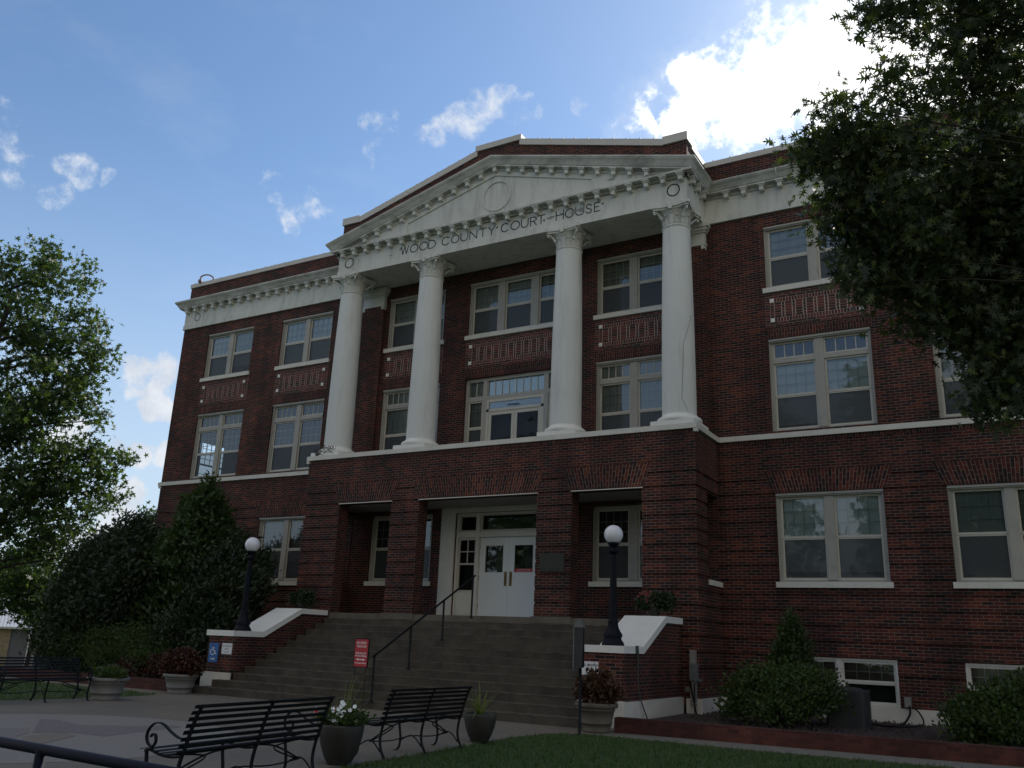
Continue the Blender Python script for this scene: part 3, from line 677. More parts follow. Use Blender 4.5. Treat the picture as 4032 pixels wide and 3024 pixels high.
# parapets with coping
par = MB()
par.box(-XW + .03, -5.86, .02, .32, 13.64, 14.31); par.box(5.86, XW - .03, .02, .32, 13.64, 14.31)
par.box(-XW + .03, -XW + .33, .32, 14, 13.64, 14.31); par.box(XW - .33, XW - .03, .32, 14, 13.64, 14.31); par.box(-XW + .03, XW - .03, 13.7, 14, 13.64, 14.31)
TP = [(-5.86, 14.42), (-5.24, 14.42), (-5.2, 14.41), (-.74, 15.66), (-.74, 15.82), (.74, 15.82), (.74, 15.66), (5.2, 14.41), (5.24, 14.42), (5.86, 14.42)]
par.prism([(-5.86, 13.55)] + TP + [(5.86, 13.55)], 'y', -1.45, -1.15)
for sx in (-1, 1):
    a, b = sorted((sx * 5.86, sx * 5.56)); par.box(a, b, -1.15, .02, 13.5, 14.33)
par.build('parapet', 'brick', CH)
cp = MB()
def ticks(p, q, n, up=.03):
    for k in range(n):
        t = (k + .5) / n; x, y, z = [p[i] + (q[i] - p[i]) * t for i in range(3)]; cp.box(x - .018, x + .018, y - .018, y + .018, z, z + up)
cp.box(-XW, -5.9, -.02, .36, 14.31, 14.47); cp.box(5.9, XW, -.02, .36, 14.31, 14.47)
cp.box(-XW, -XW + .37, .36, 14, 14.31, 14.47); cp.box(XW - .37, XW, .36, 14, 14.31, 14.47)
ticks((-XW, .0, 14.47), (-5.9, .0, 14.47), 19); ticks((5.9, .0, 14.47), (XW, .0, 14.47), 19)
def cpoly(pts, lift, thick): 
    low = pts; up = [(x, z + thick) for x, z in pts]
    cp.prism(low + up[::-1], 'y', -1.49, -1.11)
cpoly([(-5.2, 14.41), (-.74, 15.66)], 0, .2); cpoly([(.74, 15.66), (5.2, 14.41)], 0, .2)
cp.box(-.8, .8, -1.50, -1.10, 15.82, 16.0)
for sx in (-1, 1):
    a, b = sorted((sx * 5.2, sx * 5.9)); cp.box(a, b, -1.50, -1.10, 14.42, 14.66)
    a, b = sorted((sx * 5.9, sx * 5.52)); cp.box(a, b, -1.0995, .36, 14.33, 14.49); cp.box(a - .001, b + .001, -1.0994, -.8, 14.4901, 14.659)
    ticks((sx * .8, -1.47, 15.84), (sx * 5.15, -1.47, 14.62), 11)
cp.build('coping', 'coping', CH)
mb = MB(); mb.box(-XW + .3, XW - .3, .3, 13.8, 13.5, 13.62); mb.box(-5.6, 5.6, -1.14, .3, 13.5, 13.62); mb.build('roof', 'greywall', CH)
# lettering cut in the frieze
GL = {'W': [[(0, 1), (.25, 0), (.5, 1), (.75, 0), (1, 1)]], 'D': [[(0, 0), (0, 1), (.5, 1), (.85, .8), (1, .5), (.85, .2), (.5, 0), (0, 0)]],
      'U': [[(0, 1), (0, .3), (.2, .05), (.5, 0), (.8, .05), (1, .3), (1, 1)]], 'N': [[(0, 0), (0, 1), (1, 0), (1, 1)]], 'T': [[(0, 1), (1, 1)], [(.5, 1), (.5, 0)]],
      'Y': [[(0, 1), (.5, .5), (1, 1)], [(.5, .5), (.5, 0)]], 'R': [[(0, 0), (0, 1), (.6, 1), (.95, .85), (.95, .65), (.6, .5), (0, .5)], [(.5, .5), (1, 0)]],
      'H': [[(0, 0), (0, 1)], [(1, 0), (1, 1)], [(0, .52), (1, .52)]], 'S': [[(.95, .82), (.7, 1), (.3, 1), (.05, .85), (.1, .62), (.5, .5), (.9, .38), (.97, .15), (.7, 0), (.3, 0), (0, .18)]],
      'E': [[(1, 1), (0, 1), (0, 0), (1, 0)], [(0, .52), (.75, .52)]], ',': [[(.8, 1), (.9, .85), (.2, .6)]],
      'O': [[(.5 + .5 * math.cos(t), .5 + .5 * math.sin(t)) for t in [2 * PI * k / 20 for k in range(21)]]],
      'C': [[(.5 + .5 * math.cos(t) + (.07 if abs(math.sin(t)) < .8 and math.cos(t) > 0 else 0), .5 + .5 * math.sin(t)) for t in [math.radians(42 + k * 276 / 16) for k in range(17)]]]}
TXT = [('W', -3.34, -3.07), ('O', -2.99, -2.71), ('O', -2.64, -2.34), ('D', -2.3, -2.04), ('C', -1.81, -1.54), ('O', -1.47, -1.2), ('U', -1.13, -.89), ('N', -.81, -.57), ('T', -.48, -.24), ('Y', -.17, .06), (',', .09, .15), ('C', .27, .51), ('O', .59, .88), ('U', .94, 1.16), ('R', 1.24, 1.43), ('T', 1.46, 1.7), ('H', 2.06, 2.29), ('O', 2.35, 2.61), ('U', 2.67, 2.92), ('S', 2.99, 3.15), ('E', 3.24, 3.4), (',', 3.45, 3.51), (',', -3.42, -3.36)]
def stroke(pts, y, w):
    for (x0, z0), (x1, z1) in zip(pts[:-1], pts[1:]):
        d = Vector((x1 - x0, z1 - z0)); L = d.length
        if L < 1e-5: continue
        d /= L; n_ = Vector((-d.y, d.x)) * w / 2; e = d * w * .4
        mb.quad([(x0 - e.x + n_.x, y, z0 - e.y + n_.y), (x0 - e.x - n_.x, y, z0 - e.y - n_.y), (x1 + e.x - n_.x, y, z1 + e.y - n_.y), (x1 + e.x + n_.x, y, z1 + e.y + n_.y)])
for ch, x0, x1 in TXT:
    mb = MB(); zl, zh = (12.86, 13.12) if ch != ',' else (13.0, 13.07)
    for st in GL[ch]: stroke([(x0 + p[0] * (x1 - x0), zl + p[1] * (zh - zl)) for p in st], -1.523, .032 if ch != ',' else .036)
    mb.build('letter' if ch != ',' else 'comma_mark', 'letter_black', CH)
for x, r in ((-5.42, .165), (5.5, .165)): mb = MB(); stroke([(x + r * math.cos(2 * PI * k / 32), 12.98 + r * math.sin(2 * PI * k / 32)) for k in range(33)], -1.523, .032); mb.build('frieze_ring', 'letter_black', CH)
mb = MB()
stroke([(-14.19 + .145 * math.cos(2 * PI * k / 32), 13.0 + .145 * math.sin(2 * PI * k / 32)) for k in range(33)], -.028, .028)
mb.build('frieze_ring', 'letter_grey', CH)
mb = MB()                                               # patches where paint has flaked off
def flake(cx, cz, rx, rz, y, sd):
    r_ = random.Random(sd); n = 11
    pts = [(cx + rx * math.cos(2 * PI * k / n) * r_.uniform(.5, 1.1), y, cz + rz * math.sin(2 * PI * k / n) * r_.uniform(.5, 1.1)) for k in range(n)]
    for k in range(n): mb.quad([(cx, y, cz), pts[k], pts[(k + 1) % n]])
flake(1.9, 12.98, .17, .05, -1.5245, 1); flake(2.62, 13.0, .13, .09, -1.5245, 2); flake(2.84, 13.02, .12, .09, -1.5245, 3); flake(1.68, 12.94, .06, .05, -1.5245, 4); flake(2.22, 13.03, .07, .04, -1.5245, 8)
flake(3.75, 13.7, .13, .035, -1.563, 5); flake(-3.75, 12.92, .08, .02, -1.5245, 6); flake(-2.9, 12.72, .1, .012, -1.543, 7)
mb.build('flaked_paint', 'boxpale', CH)

# columns
def make_column():
    t = MB(); t.lathe([(.425, 6.88), (.42, 7.0), (.417, 8.0), (.405, 9.3), (.385, 10.6), (.355, 11.9), (.355, 11.94), (.375, 11.95), (.38, 11.975), (.36, 11.99)], 48, caps=False)
    col_ = t.build('column', 'column', CH)
    b = MB(); b.box(-.55, .55, -.55, .55, 6.605, 6.72)
    b.lathe([(.44, 6.72), (.52, 6.722), (.548, 6.75), (.555, 6.79), (.54, 6.83), (.50, 6.86), (.455, 6.868), (.45, 6.89), (.425, 6.93)], 48, caps=False)
    b.build('column_base', 'cap', col_)
    c_ = MB(); c_.lathe([(.345, 11.98), (.345, 12.02), (.35, 12.15), (.37, 12.26), (.42, 12.36), (.47, 12.40)], 40, caps=False)
    for k in range(16):                                  # leaf tips round the bell
        a = 2 * PI * k / 16; h = 12.24 if k % 2 else 12.32; w = .055
        ca, sa = math.cos(a), math.sin(a)
        def L(r, t_, z): return (r * ca - t_ * sa, r * sa + t_ * ca, z)
        ps = [(.352, w, 12.02), (.362, w * 1.1, 12.12), (.385, w * .9, h - .04), (.43, w * .45, h + .01), (.445, w * .2, h - .03)]
        for (r0, w0, z0), (r1, w1, z1) in zip(ps[:-1], ps[1:]): c_.quad([L(r0, -w0, z0), L(r0, w0, z0), L(r1, w1, z1), L(r1, -w1, z1)])
    for k in range(4):                                   # corner scrolls
        a = PI / 4 + k * PI / 2; ca, sa = math.cos(a), math.sin(a)
        pts = [(.40, 12.2), (.46, 12.28), (.53, 12.34), (.60, 12.385), (.635, 12.36), (.625, 12.31), (.585, 12.305)]
        c_.tube([(r * ca, r * sa, z) for r, z in pts], .034, 8, .022)
    # concave abacus
    def ab(hs, dip, z0, z1):
        poly = []
        for k in range(4):
            a = k * PI / 2; ca, sa = math.cos(a), math.sin(a)
            for t_ in np.linspace(-1, 1, 9):
                xx, yy = t_ * (hs - .05), -(hs - dip * (1 - t_ * t_)); poly.append((xx * ca - yy * sa, xx * sa + yy * ca))
        c_.prism(poly, 'z', z0, z1)
    ab(.49, .075, 12.40, 12.45); ab(.53, .08, 12.45, 12.547)
    for k in range(4):
        a = k * PI / 2; ca, sa = math.cos(a), math.sin(a)
        c_.box(-.045, .045, -.49, -.40, 12.38, 12.53, Matrix.Rotation(a, 4, 'Z'))
    c_.build('capital', 'plaster', col_)
    return col_
c0 = make_column(); c0['label'] = 'left end column with dead vine at its foot'
for i, x in enumerate((-5.437, -2.333, 2.333, 5.46)):
    o = c0 if i == 0 else copy_tree(c0, CH)
    o.location = (x, -1.21, 0); 
    if i: o['label'] = ('column left of the central bay', 'column right of the central bay', 'right end column with a long crack')[i - 1]
mb = MB(); r_ = random.Random(4)
for k in range(16):
    x, y, z = -5.55 + r_.uniform(-.25, .3), -1.75 - r_.uniform(0, .05), 6.74 + r_.uniform(-.1, .15)
    pts = [(x, -1.7 - .03, z)]
    for q in range(4): x += r_.uniform(-.12, .12); z += r_.uniform(-.08, .04); pts.append((x, y - .01, z))
    mb.tube(pts, .008, 4)
for k in range(50):
    x, z = -5.45 + r_.uniform(-.35, .35), 6.8 + r_.uniform(-.02, .11); yy = -1.21 - math.sqrt(max(.02, .56 ** 2 - (x + 5.437) ** 2)); s_ = .022
    mb.quad([(x - s_, yy, z), (x + s_, yy, z + .01), (x + .01, yy - .01, z + s_ * 1.8)])
mb.build('dead_vine', 'vine', None, 'withered vine clinging to foot of the left end column', 'vine')
mb = MB()                                                # crack on the right column
pts = [(.12, 6.95), (.02, 7.2), (-.03, 7.25), (-.02, 7.6), (.02, 8.3), (.03, 8.7), (.16, 9.1), (.27, 9.5)]
for (x0, z0), (x1, z1) in zip(pts[:-1], pts[1:]):
    for k in range(3):
        a = x0 + (x1 - x0) * k / 3; b = x0 + (x1 - x0) * (k + 1) / 3; za = z0 + (z1 - z0) * k / 3; zb = z0 + (z1 - z0) * (k + 1) / 3
        # camera-facing side of the shaft
        def S(x, z): r = .4225 - max(0, z - 8) * .009; th = math.asin(min(.95, x / r)) + math.radians(-58); return (5.46 + r * math.cos(th), -1.21 + r * math.sin(th), z)
        p, q = S(a, za), S(b, zb); mb.tube([p, q], .0045, 4)
mb.build('crack', 'boxmetal', CH)

# ------------------------------------------------------------------ windows
def sill(x0, x1, z, parent, y=-0.07, h=.13, name='sill'):
    m_ = MB(); m_.box(x0, x1, y, .24, z - h, z); return m_.build(name, 'stone', parent)
wrnd = random.Random(12)
def dhung(W, x0, x1, z0, z1, y, split=.5, nx=4, nz=3, fmat='sash', blind='blind', bcut=.0, screen=True, low_m=False, mmat='muntin'):
    """one double hung unit: upper sash with glazing bars, lower plain sash with a screen"""
    zm = z0 + (z1 - z0) * split; t = .045
    up = MB()
    for a, b, c_, d in ((x0, x0 + t, zm, z1), (x1 - t, x1, zm, z1), (x0 + t, x1 - t, z1 - t, z1), (x0 + t, x1 - t, zm - .005, zm + .045)): up.box(a, b, y, y + .045, c_, d)
    gx0, gx1, gz0, gz1 = x0 + t, x1 - t, zm + .045, z1 - t
    up.build('upper_sash', fmat, W); up = MB()
    for k in range(1, nx): xx = gx0 + (gx1 - gx0) * k / nx; up.box(xx - .009, xx + .009, y + .032, y + .045, gz0, gz1)
    for k in range(1, nz): zz = gz0 + (gz1 - gz0) * k / nz; up.box(gx0, gx1, y + .0305, y + .043, zz - .009, zz + .009)
    up.build('glazing_bars', mmat, W)
    lo = MB()
    for a, b, c_, d in ((x0, x0 + t, z0, zm - .005), (x1 - t, x1, z0, zm - .005), (x0 + t, x1 - t, z0, z0 + .055), (x0 + t, x1 - t, zm - .04, zm - .005)): lo.box(a, b, y + .01, y + .055, c_, d)
    lo.build('lower_sash', fmat, W)
    g = MB(); g.quad([(gx0, y + .026, gz0), (gx1, y + .026, gz0), (gx1, y + .026, gz1), (gx0, y + .026, gz1)]); g.quad([(gx0, y + .04, z0 + .055), (gx1, y + .04, z0 + .055), (gx1, y + .04, zm - .04), (gx0, y + .04, zm - .04)])
    g.build('pane', 'glass', W)
    if screen:
        s_ = MB(); s_.quad([(gx0, y + .018, z0 + .055), (gx1, y + .018, z0 + .055), (gx1, y + .018, zm - .04), (gx0, y + .018, zm - .04)]); s_.build('insect_screen', 'screen', W)
    if blind:
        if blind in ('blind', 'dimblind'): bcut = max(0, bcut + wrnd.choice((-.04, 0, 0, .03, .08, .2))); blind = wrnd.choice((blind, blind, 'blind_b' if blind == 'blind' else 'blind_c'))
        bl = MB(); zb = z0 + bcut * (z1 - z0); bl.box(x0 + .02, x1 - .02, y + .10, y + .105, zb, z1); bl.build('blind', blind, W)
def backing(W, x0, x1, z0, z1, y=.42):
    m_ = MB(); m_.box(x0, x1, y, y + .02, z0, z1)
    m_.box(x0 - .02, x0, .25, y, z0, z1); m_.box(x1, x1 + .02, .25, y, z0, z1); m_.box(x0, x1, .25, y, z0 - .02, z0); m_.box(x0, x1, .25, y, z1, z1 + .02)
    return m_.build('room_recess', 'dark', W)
def make_window(x0, x1, z0, z1, units=2, transom=0, y=.10, fr=.09, mul=.21, blind='blind', sil=True, back=True, bcut=0., fmat='frame', smat='sash', screen=True, crown=True, label=None, tn=4, split=.5, ty=None, nz=3):
    m_ = MB(); e = .004
    m_.box(x0 + e, x0 + fr, y, .2, z0 + e, z1 - e); m_.box(x1 - fr, x1 - e, y, .2, z0 + e, z1 - e)
    m_.box(x0 + fr, x1 - fr, y, .2, z1 - fr, z1 - e); m_.box(x0 + fr, x1 - fr, y, .2, z0 + e, z0 + .05)
    if crown: m_.box(x0 + e, x1 - e, .012, y - .001, z1 - .055, z1 - e); m_.box(x0 + e, x1 - e, .045, y - .001, z1 - .085, z1 - .056)
    m_.box(x0 + e, x0 + .04, y - .045, y - .001, z0 + e, z1 - .09); m_.box(x1 - .04, x1 - e, y - .045, y - .001, z0 + e, z1 - .09)
    iw = (x1 - x0 - 2 * fr - (units - 1) * mul) / units; xs = [x0 + fr + k * (iw + mul) for k in range(units)]
    for k in range(1, units): m_.box(xs[k] - mul, xs[k], y - .02, .2, z0 + .05, z1 - fr)
    zt_ = z1 - fr
    if transom: m_.box(x0 + fr, x1 - fr, y - .012, .2, z1 - fr - transom - .12, z1 - fr - transom)
    W = m_.build('window', fmat, CH, label)
    for a in xs:
        if transom:
            t_ = MB(); b_, c_, d = a + iw, z1 - fr - transom, z1 - fr; q = .04
            for r in ((a, a + q, c_, d), (b_ - q, b_, c_, d), (a + q, b_ - q, c_, c_ + q), (a + q, b_ - q, d - q, d)): t_.box(r[0], r[1], y + .03, y + .07, r[2], r[3])
            for k in range(1, tn): xx = a + q + (iw - 2 * q) * k / tn; t_.box(xx - .011, xx + .011, y + .045, y + .065, c_ + q, d - q)
            t_.build('transom_sash', smat, W)
            g = MB(); g.quad([(a + q, y + .055, c_ + q), (b_ - q, y + .055, c_ + q), (b_ - q, y + .055, d - q), (a + q, y + .055, d - q)]); g.build('pane', 'glass', W)
            if ty: g = MB(); g.box(a, b_, y + .1, y + .105, c_, d); g.build('blind', ty, W)
        dhung(W, a, a + iw, z0 + .05, (z1 - fr - transom - .12) if transom else z1 - fr, y + .03, fmat=smat, blind=blind, bcut=bcut, screen=screen, split=split, nz=nz)
    if sil: sill(x0 - .06, x1 + .06, z0, W)
    if back: backing(W, x0, x1, z0, z1)
    return W
wl_ = ['first', 'second']
TR = .42
for (a, b), nm in zip(A, ('outer left wing', 'inner left wing')):
    make_window(a, b, *ST, label='third floor pair, ' + nm, bcut=0)
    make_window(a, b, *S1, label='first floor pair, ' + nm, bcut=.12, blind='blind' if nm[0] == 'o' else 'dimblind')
make_window(*A[0], *SB, transom=TR, blind=None, back=False, sil=False, label='see-through pair of windows on second floor, outer left wing')
make_window(*A[1], *SB, transom=TR, blind=None, sil=False, label='second floor pair reflecting trees, inner left wing')
for (a, b), nm in zip(CW, ('inner right wing', 'outer right wing')):
    make_window(a, b, *ST, label='third floor pair, ' + nm)
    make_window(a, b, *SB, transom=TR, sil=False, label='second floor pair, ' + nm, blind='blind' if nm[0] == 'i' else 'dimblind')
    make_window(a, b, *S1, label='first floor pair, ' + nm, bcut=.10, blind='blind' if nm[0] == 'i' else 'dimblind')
for (a, b) in A + CW: make_window(a, b, .42, 1.41, fr=.05, mul=.1, y=.06, fmat='whiteframe', smat='whiteframe', sil=False, crown=False, blind='tanblind', screen=False, bcut=.5, split=.5, nz=2)
for a, b in (B1, B3):
    make_window(a, b, *ST, blind='dimblind', crown=True); make_window(a, b, SB[0] - .02, SB[1], transom=TR, blind='dimblind', sil=False, ty='dimblind')
make_window(*B2, *ST, units=3, blind='dimblind', mul=.24)
for a, b in PW: make_window(a, b, 3.05, 5.02, blind='dark', mul=.24, crown=False)
# second floor central bay with balcony doors
m_ = MB(); y = .1; x0, x1 = B2; z0, z1 = SB
for r in ((x0 + .004, x0 + .1, z0, z1 - .004), (x1 - .1, x1 - .004, z0, z1 - .004), (x0 + .1, x1 - .1, z1 - .1, z1 - .004), (-1.1, -.96, z0, z1 - .1), (.96, 1.1, z0, z1 - .1), (x0 + .1, -1.1, 8.35, 8.48), (1.1, x1 - .1, 8.35, 8.48), (-.96, .96, 8.35, 8.48)): m_.box(r[0], r[1], y, .2, r[2], r[3])
W = m_.build('window', 'frame', CH, 'second floor central bay with balcony doors and side lights')
for a, b in ((-1.61, -1.1), (1.1, 1.61)):
    dhung(W, a, b, z0 + .02, 8.35, y + .03, nx=2, blind='dimblind')
    t_ = MB(); t_.box(a, b, .14, .16, 8.48, 8.5); t_.box((a + b) / 2 - .01, (a + b) / 2 + .01, .14, .16, 8.5, 8.95); t_.build('transom_bar', 'sash', W)
    g = MB(); g.box(a, b, .17, .172, 8.48, 8.95); g.build('pane', 'glass', W)
    g = MB(); g.box(a, b, .21, .215, 8.48, 8.95); g.build('blind', 'dimblind', W)
t_ = MB()
for k in range(9): xx = -.96 + 1.92 * k / 8; t_.box(xx - .01, xx + .01, .15, .165, 8.48, 8.95)
t_.build('transom_bar', 'sash', W); g = MB(); g.box(-.96, .96, .17, .172, 8.48, 8.95); g.build('pane', 'glass', W)
g = MB(); g.box(-.96, .96, .21, .215, 8.48, 8.95); g.build('blind', 'blind', W)
t_ = MB(); t_.box(-.96, .96, .10, .16, 8.27, 8.35); t_.box(-.96, .96, .10, .16, 7.98, 8.06); t_.box(-.96, -.88, .1, .16, z0, 8.27); t_.box(.88, .96, .1, .16, z0, 8.27)
t_.build('door_frame', 'sash', W); g = MB(); g.box(-.88, .88, .13, .132, 8.06, 8.27); g.build('pane', 'glass', W)
for sx in (-1, 1):
    d_ = MB(); a, b = sorted((sx * .005, sx * .875))
    for r in ((a, a + .09, z0, 7.97), (b - .09, b, z0, 7.97), (a + .09, b - .09, 7.87, 7.97), (a + .09, b - .09, z0, z0 + .2)): d_.box(r[0], r[1], .11, .15, r[2], r[3])
    D_ = d_.build('balcony_door', 'sash', W)
    g = MB(); g.quad([(a + .09, .125, z0 + .2), (b - .09, .125, z0 + .2), (b - .09, .125, 7.87), (a + .09, .125, 7.87)]); g.build('door_glass', 'darkglass', W)
backing(W, x0, x1, z0, z1)
mb = MB(); pts = [(-.25 + .05 * k, .09, 8.12 + .03 * math.sin(k * 1.1) + (.01 * k if k < 6 else 0)) for k in range(9)]; mb.tube(pts, .012, 5)
mb.build('hanging_cord', 'iron', W)
# dark lining inside so that uncovered windows show a real room
mb = MB(); mb.box(-XW + .3, XW - .3, .3, 13.7, 6.1, 6.3); mb.box(-XW + .3, XW - .3, .3, 13.7, 9.6, 9.75); mb.box(-XW + .3, XW - .3, 6.0, 6.1, 6.3, 9.6); mb.box(-6.6, -6.5, .3, 6, 6.3, 9.6)
mb.build('interior_floor', 'room', CH)
mb = MB(); mb.box(-10.2, -10.1, .3, 6.0, 6.3, 9.6); mb.build('interior_partition', 'dark', CH)
m_ = MB(); X_ = -XW + .12
m_.box(X_, X_ + .06, 1.4, 1.47, 6.69, 8.49); m_.box(X_, X_ + .06, 2.63, 2.7, 6.69, 8.49); m_.box(X_, X_ + .06, 1.47, 2.63, 8.42, 8.49); m_.box(X_, X_ + .06, 1.47, 2.63, 6.69, 6.76); m_.box(X_, X_ + .05, 1.47, 2.63, 7.55, 7.61)
m_.box(X_, X_ + .06, 2.2, 2.34, 6.7, 8.45)
for k in range(1, 4): m_.box(X_ + .02, X_ + .035, 1.47 + .24 * k - .01, 1.47 + .24 * k + .01, 7.61, 8.42)
for k in range(1, 4): m_.box(X_ + .02, X_ + .035, 1.47, 2.63, 7.61 + .2 * k - .01, 7.61 + .2 * k + .01)
m_.box(X_ + .02, X_ + .035, 1.47, 2.63, 7.2, 7.22)
m_.build('side_window', 'iron', CH)

# entrance doors in the porch
m_ = MB()
m_.box(-2.24, -1.75, -0.03, .2, 2.07, 5.14); m_.box(1.75, 2.12, -0.03, .2, 2.07, 5.14); m_.box(-1.75, 1.75, -0.03, .2, 4.99, 5.139)
for a, b in ((-1.75, -1.66), (1.66, 1.75), (-1.06, -.95), (.95, 1.06)): m_.box(a, b, .02, .2, 2.07, 4.99)
m_.box(-1.66, 1.66, .03, .2, 4.93, 4.99)
for a, b in ((-1.66, -1.06), (-.95, .95), (1.06, 1.66)): m_.box(a, b, .03, .2, 4.29, 4.44)
for a, b in ((-1.79, -1.75), (1.75, 1.79)): m_.box(a, b, -0.045, -.03, 2.07, 4.99)
for sx in (-1, 1):
    a, b = sorted((sx * 1.66, sx * 1.06)); m_.box(a, b, .05, .18, 2.07, 2.75); m_.box(a + .08, b - .08, .04, .05, 2.16, 2.66)
ENT = m_.build('entrance_surround', 'stone', CH)
for sx in (-1, 1):
    a, b = sorted((sx * 1.66, sx * 1.06)); s_ = MB()
    for r in ((a, a + .05, 2.75, 4.29), (b - .05, b, 2.75, 4.29), (a + .05, b - .05, 2.75, 2.82), (a + .05, b - .05, 4.22, 4.29), (a + .05, b - .05, 3.52, 3.57)): s_.box(r[0], r[1], .08, .13, r[2], r[3])
    xm = (a + b) / 2; s_.box(xm - .012, xm + .012, .09, .12, 3.57, 4.22); s_.box(a + .05, b - .05, .092, .118, 3.88, 3.905)
    s_.box(a, a + .05, .08, .13, 4.44, 4.93); s_.box(b - .05, b, .08, .13, 4.44, 4.93); s_.box(a + .05, b - .05, .08, .13, 4.44, 4.5); s_.box(a + .05, b - .05, .08, .13, 4.88, 4.93)
    s_.build('side_light', 'sash', ENT)
    g = MB(); g.box(a + .04, b - .04, .105, .107, 2.8, 4.23); g.box(a + .04, b - .04, .105, .107, 4.5, 4.9); g.build('pane', 'glass', ENT)
s_ = MB(); s_.box(-.95, .95, .08, .13, 4.44, 4.5); s_.box(-.95, .95, .08, .13, 4.9, 4.93); s_.box(-.95, -.88, .08, .13, 4.5, 4.9); s_.box(.88, .95, .08, .13, 4.5, 4.9); s_.build('transom_frame', 'sash', ENT)
g = MB(); g.quad([(-.88, .105, 4.5), (.88, .105, 4.5), (.88, .105, 4.9), (-.88, .105, 4.9)]); g.build('pane', 'glass', ENT)
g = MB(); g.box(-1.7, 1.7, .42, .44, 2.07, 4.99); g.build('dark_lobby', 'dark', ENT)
def door(a, b, hinge):
    d_ = MB(); gx0, gx1, gz0, gz1 = a + .18, b - .18, 3.31, 4.05
    for r in ((a, gx0, 2.08, 4.285), (gx1, b, 2.08, 4.285), (gx0, gx1, 2.08, gz0), (gx0, gx1, gz1, 4.285)): d_.box(r[0], r[1], .11, .155, r[2], r[3])
    D = d_.build('entrance_door', 'door', CH)
    g = MB(); g.quad([(gx0, .13, gz0), (gx1, .13, gz0), (gx1, .13, gz1), (gx0, .13, gz1)]); g.build('pane', 'glass', D)
    g = MB()
    for r in ((gx0 - .015, gx0, gz0, gz1), (gx1, gx1 + .015, gz0, gz1), (gx0 - .015, gx1 + .015, gz0 - .015, gz0), (gx0 - .015, gx1 + .015, gz1, gz1 + .015)): g.box(r[0], r[1], .106, .11, r[2], r[3])
    g.build('glazing_bead', 'door', D)
    hx = b - .08 if hinge < 0 else a + .08
    h = MB(); h.box(hx - .04, hx + .04, .100, .109, 2.94, 3.33); h.tube([(hx, .10, 3.0), (hx, .06, 3.03), (hx, .06, 3.24), (hx, .10, 3.27)], .011, 6); h.build('door_handle', 'brass', D)
    hh = MB(); q = a - .012 if hinge < 0 else b + .012
    for z in (2.35, 3.1, 3.95): hh.box(q - .012, q + .012, .095, .12, z, z + .12)
    hh.build('hinge', 'hinge', D)
    return D
D1 = door(-.945, -.003, -1); D2 = door(.003, .945, 1)
D1['label'] = 'left leaf of the white double doors'; D2['label'] = 'right leaf with a red notice on its glass'
mb = MB(); mb.box(.2, .76, .125, .1275, 3.315, 3.41); NT = mb.build('notice', 'red', D2)
mb = MB(); text_mb(mb, 'NO ADMITTANCE THIS DOOR', .035, (.48, .1235, 3.372), (1, 0, 0), (0, 0, 1), None, width=.42); text_mb(mb, 'ENTRANCE ON WEST SIDE', .035, (.48, .1235, 3.33), (1, 0, 0), (0, 0, 1), None, width=.42)
mb.build('notice_lettering', 'letter_white', D2)
# side sills of the porch
for sx in (-1, 1): a, b = sorted((sx * (XP + .05), sx * (XP - .35))); mb = MB(); mb.box(a, b, -0.98, -.02, 2.91, 3.03); mb.build('side_sill', 'stone', CH)

# bronze plaque
pq = thing('wall_plaque', (2.33, YP, 3.38), 0, 'dark bronze plaque on the brick pier right of the entrance doors', 'plaque')
mb = MB(); mb.box(-.345, .345, -.03, -.008, -.225, .225); mb.box(-.32, .32, -.036, -.03, -.2, .2); mb.build('plaque_plate', 'bronze', pq)
mb = MB()
for sx in (-1, 1):
    for sz in (-1, 1): mb.lathe([(.015, 0), (.012, .008)], 10, M_=Matrix.Translation((sx * .325, -.03, sz * .205)) @ Matrix.Rotation(PI / 2, 4, 'X'))
mb.build('rosette', 'brass', pq)

# ------------------------------------------------------------------ steps
ST_ = thing('entrance_steps', (0, -5.8, 0), 0, 'wide concrete staircase of thirteen steps with brick side walls under white caps', 'staircase')
R_, T_, F_ = .1593, .3434, -5.735
mb = MB(); ed = MB()
for k in range(1, 13):
    y0 = F_ + (k - 1) * T_; z1 = k * R_; hw = 5.2 if k == 1 else 4.95 if k == 2 else 4.72
    y1 = y0 + T_ + .06
    if k <= 2: mb.box(-hw - .05, hw + .02, y0, -5.14 if k == 2 else y1, z1 - R_ + .0005, z1)
    mb.box(-4.66, 4.62, y0 + .0006, -1.7, z1 - R_ + .001, z1 - .0004) if k <= 2 else mb.box(-4.66, 4.62, y0, -1.7, z1 - R_ + .001, z1)
    hw2 = hw if k <= 2 else 4.64
    ed.box(-hw2 + .0, hw2 - .03, y0 - .006, y0 + .018, z1 - .011, z1 + .0025)
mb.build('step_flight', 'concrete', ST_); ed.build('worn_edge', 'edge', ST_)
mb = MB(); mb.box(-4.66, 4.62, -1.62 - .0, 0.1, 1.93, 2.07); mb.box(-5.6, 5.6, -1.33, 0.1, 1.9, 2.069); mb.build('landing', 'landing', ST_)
mb = MB(); mb.box(-4.66, 4.62, -1.76, -1.6, 1.915, 2.0705)
for a, b in ((-2.86, -1.78), (1.78, 2.88)): mb.box(a, b, YP - .035, YP, 1.93, 2.09)
mb.build('landing_edge', 'landing', ST_)
